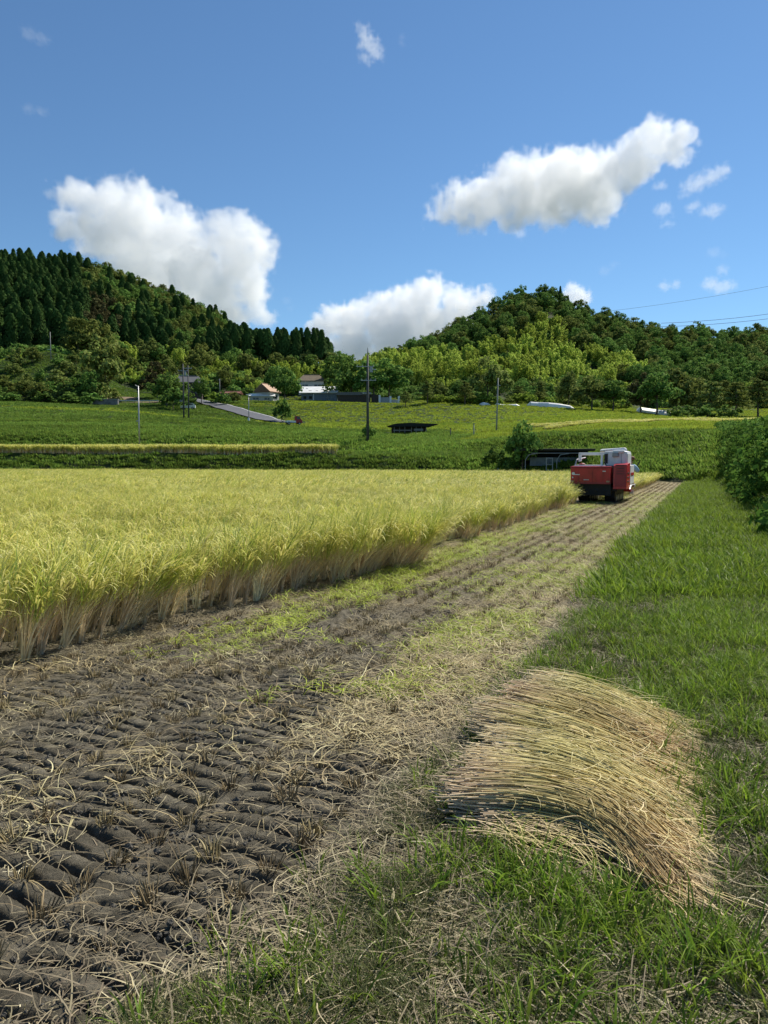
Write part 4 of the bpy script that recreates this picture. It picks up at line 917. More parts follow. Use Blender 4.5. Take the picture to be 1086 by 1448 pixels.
# --- trees and shrubs that stand out singly
def T(name, kind, u, Y, h, label, wmul=1.0, cat='tree', group=None, dz=-.15):
    H0 = {'cedar': 16, 'cedar_bare': 17, 'broad': 9.0, 'olive': 8.0, 'brown': 9.5, 'bamboo': 9, 'pine': 8, 'shrub': 2.7, 'greenshrub': 2.0, 'darkshrub': 2.9}[kind]
    p = place(u, Y); return tree(name, kind, p.x, p.y, h / H0, label, cat, group, parts=True, sxy=wmul, dz=dz)
T('shade_tree', 'broad', 738, 67.2, 4.3, 'small dark leafy tree standing over the left end of the pipe-framed shelter', .72)
T('shade_tree', 'broad', 497, 222, 11.5, 'dark tree at the right end of the white-roofed barn', 1.1)
T('shade_tree', 'broad', 528, 214, 10.5, 'dark tree directly behind the tall utility pole', 1.15)
T('shade_tree', 'broad', 550, 214, 11, 'broad dark tree behind the right end of the dark gatehouse', 1.1)
T('shade_tree', 'broad', 478, 240, 12, 'dark tree behind the ridge of the white-roofed barn', 1)
T('shade_tree', 'olive', 690, 206, 11, 'tall olive-green tree just left of the slender pole', .9)
T('shade_tree', 'brown', 906, 196, 9.5, 'rounded brownish tree left of the umbrella-shaped tree', .85)
T('shade_tree', 'broad', 928, 186, 9.5, 'umbrella-shaped dark tree in front of the white sheeted greenhouse', 1.15)
T('shade_tree', 'olive', 955, 198, 11, 'olive tree behind the umbrella-shaped tree', 1)
T('shade_tree', 'broad', 866, 190, 7, 'round bushy tree between the brownish tree and the white field sheet', 1.3)
T('shade_tree', 'olive', 836, 190, 7.5, 'round grey-green bushy tree beside the end of the white field sheet', 1.15)
T('shade_tree', 'olive', 805, 205, 8.5, 'slim olive tree rising behind the white field sheet', .7)
T('shade_tree', 'broad', 402, 205, 8.5, 'dark tree between the orange-roofed house and the white-roofed barn', .9)
T('shade_tree', 'broad', 390, 220, 9, 'dark tree behind the orange-roofed house', .9)
T('shade_tree', 'olive', 252, 184, 5.0, 'bushy olive tree hiding the left part of the grey-roofed farmhouse', .9)
T('shade_tree', 'broad', 285, 192, 6.0, 'dark tree hiding the right part of the grey-roofed farmhouse', .8)
T('shade_tree', 'broad', 236, 180, 7, 'bushy dark tree left of the grey-roofed farmhouse', 1.2)
T('shade_tree', 'brown', 222, 205, 9, 'russet-tinted tree behind the bushy dark tree near the farmhouse', 1.0)
T('shade_tree', 'olive', 150, 200, 15, 'tall yellowish-green tree at the right side of the rounded mound', .85)
T('shade_tree', 'olive', 112, 245, 11, 'soft olive-green tree just above the top of the mound', 1)
T('shade_tree', 'olive', 138, 250, 13, 'taller olive-green tree above the right side of the mound', 1)
T('shade_tree', 'broad', 130, 190, 7.5, 'dark conical tree at the right foot of the mound', .8)
T('shade_tree', 'cedar', 290, 212, 7, 'small dark conifer at the right of the grey-roofed farmhouse', .8)
T('skyline_tree', 'pine', 566, 372, 9, 'lone leaning tree on the low saddle of the right hill', .9)
T('cedar_tree', 'cedar', 792, 398, 12, 'pointed conifer beside the summit of the right hill', .7)
T('cedar_tree', 'cedar', 803, 399, 9.5, 'shorter conifer just right of the pointed one at the summit', .7)
T('cedar_tree', 'cedar', 380, 318, 19.5, 'conifer rising above its neighbours over the right end of the left hill', .9)
for (u, Y, h, wm, lb) in ((1005, 186, 9.5, 1.25, 'flat-topped pine between the umbrella-shaped tree and the right edge'), (1040, 184, 9, 1.2, 'flat-topped pine nearest the right edge of the picture'), (1072, 200, 10, 1.2, 'layered pine half out of the picture at the right edge'), (985, 200, 10.5, 1.2, 'tall layered pine behind the clipped hedge'), (574, 190, 4.2, 1.2, 'little olive pine behind the light green hedge rows'), (604, 196, 6.0, 1.0, 'small pine standing at the left end of the light green hedge rows'), (658, 196, 6.2, 1.0, 'small pine standing in the middle of the light green hedge rows'), (765, 222, 6, .9, 'small pine behind the white field sheet'), (733, 222, 5, 1.3, 'round-headed pine right of the slender pole')):
    T('garden_pine', 'pine', u, Y, h, lb, wm)
i_ = 0
sp_ = [(20, 215), (60, 210), (95, 214), (38, 203), (80, 203), (120, 206), (-15, 208), (5, 202), (55, 198), (100, 199), (140, 200), (25, 222), (108, 224), (85, 220), (-30, 216), (45, 224), (125, 216), (70, 196), (15, 196), (35, 192), (90, 192), (115, 192), (-10, 195), (145, 190), (60, 190), (5, 190), (-40, 200), (160, 192)]
for u, Y in sp_:
    kd = ('shrub', 'darkshrub', 'shrub', 'shrub')[i_ % 4]; i_ += 1
    v_ = 'low on the mound' if Y < 200 else 'midway up the mound' if Y < 212 else 'near the top of the mound'
    h_ = 'towards its left side' if u < 30 else 'towards its middle' if u < 92 else 'towards its right side'
    T('mound_shrub', kd, u, Y, U(3.0, 5.2), '%s shrub %s, %s' % ('dark green' if kd == 'darkshrub' else 'olive', v_, h_), U(1.0, 1.4), 'shrub', 'shrubs covering the rounded mound on the left')
for u, Y, h, wm, kd, lb in ((398, 158, 4.6, .8, 'darkshrub', 'dark upright bush beside the lower end of the road'), (245, 172, 4.5, 1.3, 'darkshrub', 'dark bush in front of the low pale house'), (272, 186, 3, 1, 'darkshrub', 'dark bush beside the parked white car'), (316, 190, 3.4, 1.0, 'darkshrub', 'dark bush above the bend of the road'), (302, 196, 2.6, 1.6, 'greenshrub', 'light green bush above the bend of the road'), (330, 196, 2.8, 1.2, 'shrub', 'olive bush beside the red-roofed shed'),
    (1000, 176, 3.0, 1.6, 'darkshrub', 'dark clipped bush below the flat-topped pines'), (1030, 174, 3.2, 1.7, 'darkshrub', 'dark clipped bush nearest the right edge'), (972, 176, 3.0, 1.5, 'darkshrub', 'dark bush at the foot of the tall layered pine'), (958, 172, 2.6, 1.4, 'darkshrub', 'low dark bush right of the umbrella-shaped tree'), (520, 97, 1.9, .9, 'darkshrub', 'dark weedy bush round the foot of the tall utility pole'), (716, 70, 1.6, 1.0, 'darkshrub', 'dark low bush left of the small shade tree'), (700, 72, 1.4, 1.2, 'darkshrub', 'low bush above the eroded bank'), (728, 68, 1.7, 1.0, 'darkshrub', 'low dark bush under the small shade tree'),
    (60, 186, 2.6, 2.2, 'darkshrub', 'dark bush in the line along the foot of the mound, left one'), (95, 184, 2.8, 2.2, 'darkshrub', 'dark bush in the line along the foot of the mound, middle one'), (128, 182, 2.8, 2.0, 'darkshrub', 'dark bush in the line along the foot of the mound, right one'), (20, 186, 2.4, 2.2, 'darkshrub', 'dark bush at the left end of the line along the foot of the mound')):
    T('roadside_bush', kd, u, Y, h, lb, wm, 'bush')
for k in range(13):   # clipped light green rows below the bamboo
    u = 606 + (k % 7) * 15; Y = 199 if k < 7 else 206; lb = 'light green clipped hedge bush in the %s row, %s' % ('front' if k < 7 else 'back', ('at the left end', 'second from the left', 'third from the left', 'in the middle', 'third from the right', 'second from the right', 'at the right end')[k % 7])
    T('hedge_bush', 'greenshrub', u, Y, U(1.8, 2.5), lb, 1.5, 'bush', 'clipped hedge rows beside the gatehouse')
for k in range(12):
    u = 718 + k * 14.5; T('garden_bush', 'greenshrub' if k % 3 else 'shrub', u, 212 + (k % 2) * 5, U(1.8, 3), 'low %s bush in the row behind the white field sheet, %s' % ('light green' if k % 3 else 'olive', 'left part' if k < 4 else 'middle part' if k < 8 else 'right part'), 1.5, 'bush', 'low bushes behind the white field sheet')

# ================================================================== POLES
def pole(u, Y, h, name, label, mat, r=.14, arms=(), cat='pole', top=None):
    p = place(u, Y); root = empty(name, p); tag(root, label, cat)
    MB().cyl((0, 0, -.5), (0, 0, h), r, r * .65, 12).build('pole_shaft', M[mat], root, True)
    for (z, w_, off) in arms:
        b = MB(); b.box((off, -.12, z), (w_, .09, .1), bev=.01)
        for q in (-.45, -.15, .15, .45): b.cyl((off + q * w_, -.12, z + .03), (off + q * w_, -.12, z + .24), .045, .03, 8)
        b.build('cross_arm', M['grey'], root)
    return root, p
r_, p_ = pole(520, 93, 10.7, 'utility_pole', 'tall dark utility pole with crossarms and a transformer in the middle of the slope', 'darkpole', .19, ((7.6, 1.9, .1), (9.3, 2.2, -.3)))
MB().cyl((.42, -.1, 8.6), (.42, -.1, 9.25), .2, k=12).build('transformer', M['grey'], r_)
MB().box((.6, -.1, 8.95), (.95, .14, .12)).build('bracket', M['steel'], r_)
MB().cyl((0, 0, 10.6), (0, 0, 11.6), .06, .03, 8).build('lightning_rod', M['darkpole'], r_)
MB().cyl((0, 0, .2), (0, 0, 2.2), .15, .14, 10).build('guard_sleeve', M['darkpole'], r_)
r_, p_ = pole(197.5, 88, 7.9, 'street_pole', 'slender grey steel pole rising from the grass at the left', 'steel', .10)
MB().box((-.12, -.1, 3.8), (.3, .12, .12)).build('clamp', M['grey'], r_)
MB().cyl((-.0, 0, 7.8), (-.32, -.1, 8.0), .05).build('lamp_arm', M['steel'], r_)
r_, p_ = pole(260, 140, 10.2, 'utility_pole', 'utility pole with double crossarms in front of the grey-roofed farmhouse', 'darkpole', .17, ((8.9, 1.8, 0), (8.0, 1.8, .1)))
MB().cyl((.4, -.1, 8.1), (.4, -.1, 8.8), .2).build('transformer', M['grey'], r_)
r_, p_ = pole(267, 141, 10, 'utility_pole', 'second dark pole close behind the one with double crossarms', 'darkpole', .14, ((9.4, 1.5, 0),))
r_, p_ = pole(704, 69, 0.1, 'drain_pipe', 'pale curved drain pipe sticking out of the eroded bank', 'concrete', .03, (), 'pipe')
MB().pipe([(.0, 0, .5), (.05, -.1, .1), (-.05, -.3, -.35), (-.35, -.5, -.6)], .06).build('bent_pipe', M['concrete'], r_)
r_, p_ = pole(702, 112, 8.0, 'utility_pole', 'slender weathered pole in front of the tall olive tree', 'concrete', .13, ())
r_.rotation_euler = (0, R(1.2), 0)
MB().box((.1, -.1, 6.9), (.6, .08, .08)).build('cross_arm', M['grey'], r_)
r_, p_ = pole(352, 152, 5.6, 'street_lamp', 'grey lamp post with a flat head beside the road', 'steel', .09, (), 'lamp post')
MB().box((.0, 0, 5.62), (1.0, .35, .14), bev=.03).build('lamp_head', M['white'], r_)
MB().box((0, -.1, .45), (.4, .35, .9), bev=.03).build('base_cover', M['white'], r_)
r_, p_ = pole(311, 222, 5.6, 'utility_pole', 'short grey pole among the bamboo above the road', 'concrete', .14)
MB().box((0, -.1, 5.2), (.9, .08, .08)).build('cross_arm', M['grey'], r_)
r_, p_ = pole(72, 226, 8.2, 'utility_pole', 'pale pole on top of the rounded mound', 'concrete', .15)
MB().box((-.3, -.1, 3.0), (1.2, .1, .1)).build('cross_arm', M['white'], r_)
r_, p_ = pole(670, 101, 1.7, 'fence_post', 'short grey post standing in the grass left of the slender pole', 'concrete', .1, (), 'post')
MB().box((0, 0, 1.72), (.3, .3, .06)).build('post_cap', M['concrete'], r_)
r_, p_ = pole(637, 104, 1.2, 'fence_post', 'dark short post in the grass, left of the grey post', 'darkpole', .09, (), 'post')
MB().box((0, 0, 1.2), (.24, .24, .05)).build('post_cap', M['darkpole'], r_)
def cable(pts, r, name, label, sag=3.0):
    P = []
    for (a, b) in zip(pts[:-1], pts[1:]):
        for i in range(16):
            t = i / 16; q = Vector(a).lerp(Vector(b), t); q.z -= sag * 4 * t * (1 - t); P.append(q)
    P.append(Vector(pts[-1])); b = MB()
    for a, c in zip(P[:-1], P[1:]): b.cyl(a, c, r, k=5)
    tag(b.build(name, M['darkpole']), label, 'power line')
cable([px(935, 457, 360), px(1420, 369, 300)], .09, 'power_line', 'upper of the two power lines crossing the sky above the right hill', 5)
cable([px(930, 462, 360), px(1420, 381, 300)], .09, 'power_line', 'lower of the two power lines crossing the sky above the right hill', 5)
cable([px(860, 440, 420), px(1420, 325, 330)], .06, 'power_line', 'faint thin line high above the other two power lines', 4)

# ================================================================== BUILDINGS AND SHELTERS
def barn():
    p = place(451, 222); rt = empty('barn', p, R(-3)); tag(rt, 'long barn with a white sheet roof and blue-grey wall above the grass slope', 'barn')
    b = MB(); b.box((0, 3, 1.1), (10.6, 6, 2.8)); b.build('wall', M['bluewall'], rt)
    rm = Matrix.Rotation(R(23), 3, 'X')
    ro = MB(); ro.box((0, 1.95, 3.75), (11.6, 6.0, .14), rm); rf = ro.build('roof', M['sheet'], rt)
    ro = MB(); ro.box((0, 7.4, 3.75), (11.6, 6.0, .14), Matrix.Rotation(R(-23), 3, 'X')); ro.build('roof', M['sheet'], rt)
    g = np.random.default_rng(3)
    for i in range(9):
        t = g.uniform(-1.6, 1.9); y = 1.95 + t * math.cos(R(23)); z = 3.75 + t * math.sin(R(23)) + .09
        MB().box((g.uniform(-5.2, 5.2), y, z), (g.uniform(.35, 1.1), g.uniform(.2, .5), .03), rm).build('roof_patch', M['tile'], rf)
    MB().box((0, -.62, 2.52), (11.4, .14, .16)).build('gutter', M['white'], rt)
    for x in (-4.2, -2.5, 2.6): MB().box((x, -.03, 1.25), (.9, .1, .8)).build('window', M['glass'], rt)
    MB().box((-1.6, -.05, 1.0), (.25, .12, 2.6)).build('wall_post', M['white'], rt)
barn()
def house(u, Y, W_, D_, Hh, pitch, wm, rm, name, label, rz=0, hip=False, cat='house', win=2, sill=0):
    p = place(u, Y); rt = empty(name, p, R(rz)); tag(rt, label, cat)
    MB().box((0, D_ / 2, Hh / 2 - .4), (W_, D_, Hh + .8)).build('wall', M[wm], rt)
    hgt = math.tan(R(pitch)) * (D_ / 2 + .5); ov = .5
    bm = bmesh.new(); rx = W_ / 2 + ov; ry0, ry1 = -ov, D_ + ov; ins = (W_ * .22 if hip else 0)
    th = .16; V = []
    for z in (0, th):
        V.append([bm.verts.new(c) for c in ((-rx, ry0, Hh + z), (rx, ry0, Hh + z), (rx, ry1, Hh + z), (-rx, ry1, Hh + z), (-rx + ins, D_ / 2, Hh + hgt + z), (rx - ins, D_ / 2, Hh + hgt + z))])
    for v, fl in ((V[1], 0), (V[0], 1)):
        for f in ((0, 1, 5, 4), (2, 3, 4, 5), (1, 2, 5), (3, 0, 4)): bm.faces.new([v[i] for i in (f[::-1] if fl else f)])
    for a, b_ in ((0, 1), (1, 2), (2, 3), (3, 0)): bm.faces.new((V[0][a], V[0][b_], V[1][b_], V[1][a]))
    me = bpy.data.meshes.new('roof'); bm.to_mesh(me); bm.free(); me.materials.append(M[rm]); rf = link(bpy.data.objects.new('roof', me), rt)
    MB().box((0, D_ / 2, Hh + hgt + th), (W_ - 2 * ins + .6, .35, .25), bev=.05).build('ridge', M[rm], rf)
    for i in range(win):
        x = (-.5 + (i + .5) / win) * W_; f = MB().box((x, -.03, Hh * .55), (W_ / win * .5, .1, Hh * .38)).build('window', M['glass'], rt)
        MB().box((x, -.10, Hh * .55), (.06, .06, Hh * .38)).build('frame', M['white'], f)
    return rt
house(440, 240, 8, 7, 4.2, 30, 'wall', 'thatch', 'farmhouse', 'house with a brown hipped roof behind the white-roofed barn', 0, True)
house(388, 214, 4.5, 5, 2.6, 38, 'wall', 'orange', 'farmhouse', 'small house with an orange roof left of the barn', 62, False, win=1)
house(370, 212, 6.5, 3, 1.4, 18, 'wall', 'sheet', 'shed', 'low shed with a white roof left of the orange-roofed house', 4, False, 'shed')
house(325, 215, 5.0, 3, 1.4, 20, 'wall', 'rust', 'shed', 'low shed with a rusty red roof above the road', -4, False, 'shed')
house(266, 207, 7.5, 6, 4.6, 30, 'wood', 'tile', 'farmhouse', 'grey-roofed farmhouse half hidden by trees behind the double-armed pole', 8, True, win=3)
house(250, 192, 4.0, 3, 2.0, 20, 'wall', 'tile', 'farmhouse', 'low pale house below the grey-roofed farmhouse', 0, False, win=2)
def gatehouse():
    p = place(522, 206); rt = empty('gatehouse', p); tag(rt, 'dark low gatehouse with white gate posts behind the tall utility pole', 'gatehouse')
    MB().box((-4.2, 2, 1.0), (9.0, 3.4, 2.6)).build('wall', M['wood'], rt)
    MB().prism([(-9.2, 2.3), (.8, 2.3), (.4, 3.1), (-8.8, 3.1)], 3.9).build('roof', M['tile'], rt)
    MB().box((1.6, .8, 1.3), (2.0, .2, 2.4)).build('wall', M['wood'], rt)
    for x in (2.9, 5.9, 8.2): MB().box((x, .2, 1.0), (.55, .5, 2.6 if x < 5 else 2.0)).build('gate_post', M['white'], rt)
    MB().box((4.4, .5, .9), (2.6, .25, 1.6)).build('gate_leaf', M['grey'], rt)
    MB().box((-.6, -.2, 2.75), (2.4, 1.4, .12)).build('canopy', M['white'], rt)
    MB().box((7.0, .5, .5), (1.9, .2, 1.0)).build('low_wall', M['wall'], rt)
gatehouse()
def lean_shed():
    p = place(580, 112, .45); rt = empty('open_shed', p, R(2)); tag(rt, 'low open-fronted shed with a long dark roof set into the green slope', 'shed')
    b = MB(); b.prism([(-2.9, .72), (3.0, .75), (4.3, 1.12), (2.0, 1.22), (0, 1.30), (-2.2, 1.18), (-3.4, .82)], 3.6, Matrix.Translation((0, -.6, 0))); b.build('roof', M['net'], rt)
    MB().box((0, 2.6, .3), (5.4, .12, 1.0)).build('back_wall', M['wood'], rt)
    for x in (-2.4, -1.6, -.8, .2, .9, 1.7, 2.4): MB().box((x, 0, .3), (.09, .09, .9)).build('post', M['concrete'], rt)
    MB().box((-1.2, .3, .2), (2.6, .2, .16)).build('rail', M['concrete'], rt); MB().box((1.3, .5, .3), (1.4, .3, .3)).build('crate', M['grey'], rt)
lean_shed()
def pipe_shelter():
    Y = 66.0; a, b = place(741, Y), place(836, Y); a.z = b.z = .15; L = (b - a).length; rt = empty('pipe_shelter', a, math.atan2(b.y - a.y, b.x - a.x)); tag(rt, 'low dark net-covered shelter on a grey pipe frame behind the rice, left of the harvester', 'shelter')
    MB().box((L / 2 - .2, 1.9, 2.4), (L + 1.2, 3.6, .2), bev=.08).build('net_roof', M['net'], rt)
    MB().box((L / 2, 2.6, 1.1), (L + .8, .2, 2.5)).build('net_wall', M['net'], rt)
    MB().box((L / 2 + .2, 1.5, 1.35), (L - 1.2, .08, .75)).build('back_panel', M['bluewall'], rt)
    for x0 in (.1, 2.9, 4.9):
        MB().pipe([(x0, 0, -.2), (x0, 0, 1.5), (x0 + .3, 0, 1.95), (x0 + 1.1, 0, 2.08)], .032).build('pipe_hoop', M['grey'], rt)
    MB().pipe([(.6, 0, 2.1), (L, 0, 2.1)], .032).build('top_rail', M['grey'], rt)
    c = MB()
    for x in (1.95, 2.5): c.cyl((x, -.1, .0), (x, -.1, 1.7), .04)
    for z in (.6, 1.1, 1.65): c.cyl((1.95, -.1, z), (2.5, -.1, z), .04)
    c.build('ladder_frame', M['grey'], rt)
pipe_shelter()
# white sheet mounds and greenhouse
def ribbon_mound(pts, w_, h, name, label, cat):
    b = bmesh.new(); prev = None; K = 9
    for i, (u, Y, s) in enumerate(pts):
        p = place(u, Y); ring = []
        for k in range(K):
            a = math.pi * k / (K - 1); ring.append(b.verts.new((p.x, p.y - math.cos(a) * w_ * s, p.z - .1 + math.sin(a) * h * s)))
        if prev:
            for k in range(K - 1): b.faces.new((prev[k], ring[k], ring[k + 1], prev[k + 1]))
        prev = ring
    me = bpy.data.meshes.new(name); b.to_mesh(me); b.free(); me.materials.append(M['sheet']); tag(link(bpy.data.objects.new(name, me)), label, cat)
ribbon_mound([(745, 201, .4), (750, 200, 1.1), (760, 199, 1), (775, 196, 1.1), (790, 195, 1), (806, 194, .8), (812, 194, .3)], 1.3, 1.25, 'row_cover', 'long white sheet laid along the top of the slope, right of the slender pole', 'row cover')
ribbon_mound([(676, 197, .2), (683, 197, .9), (690, 197, .7), (694, 197, .2)], .9, 1.0, 'row_cover', 'small white sheeted heap left of the slender pole', 'row cover')
ribbon_mound([(699, 197, .2), (703, 197, .8), (709, 197, .3), (718, 197, .4), (730, 197, .8), (736, 197, .3)], .9, .9, 'row_cover', 'small white sheeted row just right of the slender pole', 'row cover')
ribbon_mound([(900, 200, .3), (904, 200, 1), (925, 200, 1), (945, 200, 1), (948, 200, .3)], 2.6, 1.5, 'greenhouse', 'white sheeted greenhouse behind the umbrella-shaped tree', 'greenhouse')
# road, ledges
def strip_on_ground(pts, w_, name, mat, dz, label, cat, n=60, kind='structure', off=0.0):
    us = np.interp(np.linspace(0, 1, n), np.linspace(0, 1, len(pts)), [p[0] for p in pts]); Ys = np.interp(np.linspace(0, 1, n), np.linspace(0, 1, len(pts)), [p[1] for p in pts])
    P = np.array([place(u, Y)[:] for u, Y in zip(us, Ys)]); T_ = np.gradient(P[:, :2], axis=0); T_ /= np.linalg.norm(T_, axis=1, keepdims=True); N_ = np.stack([-T_[:, 1], T_[:, 0]], -1)
    K = 7; V = []
    for k in range(K):
        xy = P[:, :2] + N_ * (off + (k / (K - 1) - .5) * w_); V.append(np.concatenate([xy, gz(xy[:, 0], xy[:, 1])[:, None] + dz], 1))
    V = np.stack(V, 1).reshape(-1, 3); i = (np.arange(n - 1)[:, None] * K + np.arange(K - 1)[None]).ravel()
    F = np.stack([i, i + 1, i + K + 1, i + K], -1); me = npmesh(name, V, F, M[mat], smooth=True)
    return tag(link(bpy.data.objects.new(name, me)), label, cat, kind=kind)
RP = [(250, 214), (268, 206), (290, 196), (320, 183), (350, 171), (380, 161), (402, 156)]
strip_on_ground(RP, 4.6, 'road', 'asphalt', .35, 'grey asphalt road slanting down the slope', 'road')
strip_on_ground(RP, .18, 'road_marking', 'line', .36, 'white edge line along the road', 'road marking', off=2.0)
strip_on_ground([(150, 188), (190, 188), (228, 188)], 2.0, 'path', 'dirt', .3, 'pale ledge path below the trees', 'path')
strip_on_ground([(140, 197), (165, 199), (188, 206)], 7, 'dirt_slope', 'dirt', .3, 'bare reddish-brown dirt slope right of the mound', 'slope')
strip_on_ground([(628, 66.5), (655, 66), (690, 65)], 3.2, 'eroded_bank', 'dirt', .12, 'eroded bare patch on the bank at the end of the paddy', 'bank')
p = place(146, 181); rt = empty('retaining_wall', p); tag(rt, 'grey stone retaining wall at the right foot of the mound', 'wall')
MB().box((0, .5, .5), (7, .8, 1.9), bev=.04).build('wall_face', M['stone'], rt); MB().box((0, .45, 1.5), (7.2, 1.0, .14)).build('coping', M['concrete'], rt)
p = place(189, 187); rt = empty('guard_rail', p); tag(rt, 'pale low guard rail along the ledge path', 'guard rail')
MB().box((0, 0, .75), (12.5, .08, .28)).build('rail', M['wall'], rt)
for i in range(7): MB().box((-6 + i * 2, .08, .3), (.1, .1, 1.0)).build('post', M['concrete'], rt)

# ================================================================== VEHICLES
def small_vehicle(u, Y, rz, name, body, cab, label, cat, L=3.4, pickup=True):
    p = place(u, Y, .05); rt = empty(name, p, R(rz)); tag(rt, label, cat)
    W2 = .72
    if pickup:
        MB().box((-.55, 0, .62), (1.9 * L / 3.4, 1.4, .38), bev=.05).build('cargo_bed', M['white'] if body != 'white' else M['grey'], rt)
        MB().prism([(.35, .4), (1.65, .4), (1.68, .85), (1.4, 1.05), (1.1, 1.7), (.45, 1.75), (.35, 1.2)], 1.42, Matrix.Translation((0, -.71, 0))).build('cab', M[body], rt)
        MB().prism([(.5, 1.12), (1.3, 1.12), (1.05, 1.6), (.52, 1.62)], 1.46, Matrix.Translation((0, -.73, 0))).build('window', M['glass'], rt)
        MB().box((0, 0, .42), (3.2, 1.2, .14)).build('chassis', M['black'], rt)
    else:
        MB().prism([(-1.7, .35), (1.7, .35), (1.72, .8), (1.1, .95), (.6, 1.42), (-1.2, 1.45), (-1.7, 1.0)], 1.42, Matrix.Translation((0, -.71, 0))).build('body', M[body], rt)
        MB().prism([(-1.25, .98), (.9, .98), (.5, 1.34), (-1.1, 1.36)], 1.46, Matrix.Translation((0, -.73, 0))).build('window', M['glass'], rt)
    for x in (-1.05, 1.05):
        for y in (-.62, .62):
            wv = MB().cyl((x, y - .09, .29), (x, y + .09, .29), .29, k=14).build('wheel', M['black'], rt)
            MB().cyl((x, y - .1, .29), (x, y + .1, .29), .15, k=10).build('rim', M['steel'], wv)
    for y in (-.5, .5): MB().box((1.72, y, .68), (.05, .25, .16)).build('headlight', M['white'], rt)
small_vehicle(415, 148, 20, 'farm_truck', 'darkred', 'x', 'dark red small pickup with a white bed parked by the lower end of the road', 'truck')
small_vehicle(266, 176, 190, 'parked_car', 'white', 'x', 'small white car parked below the pale house', 'car', pickup=False)

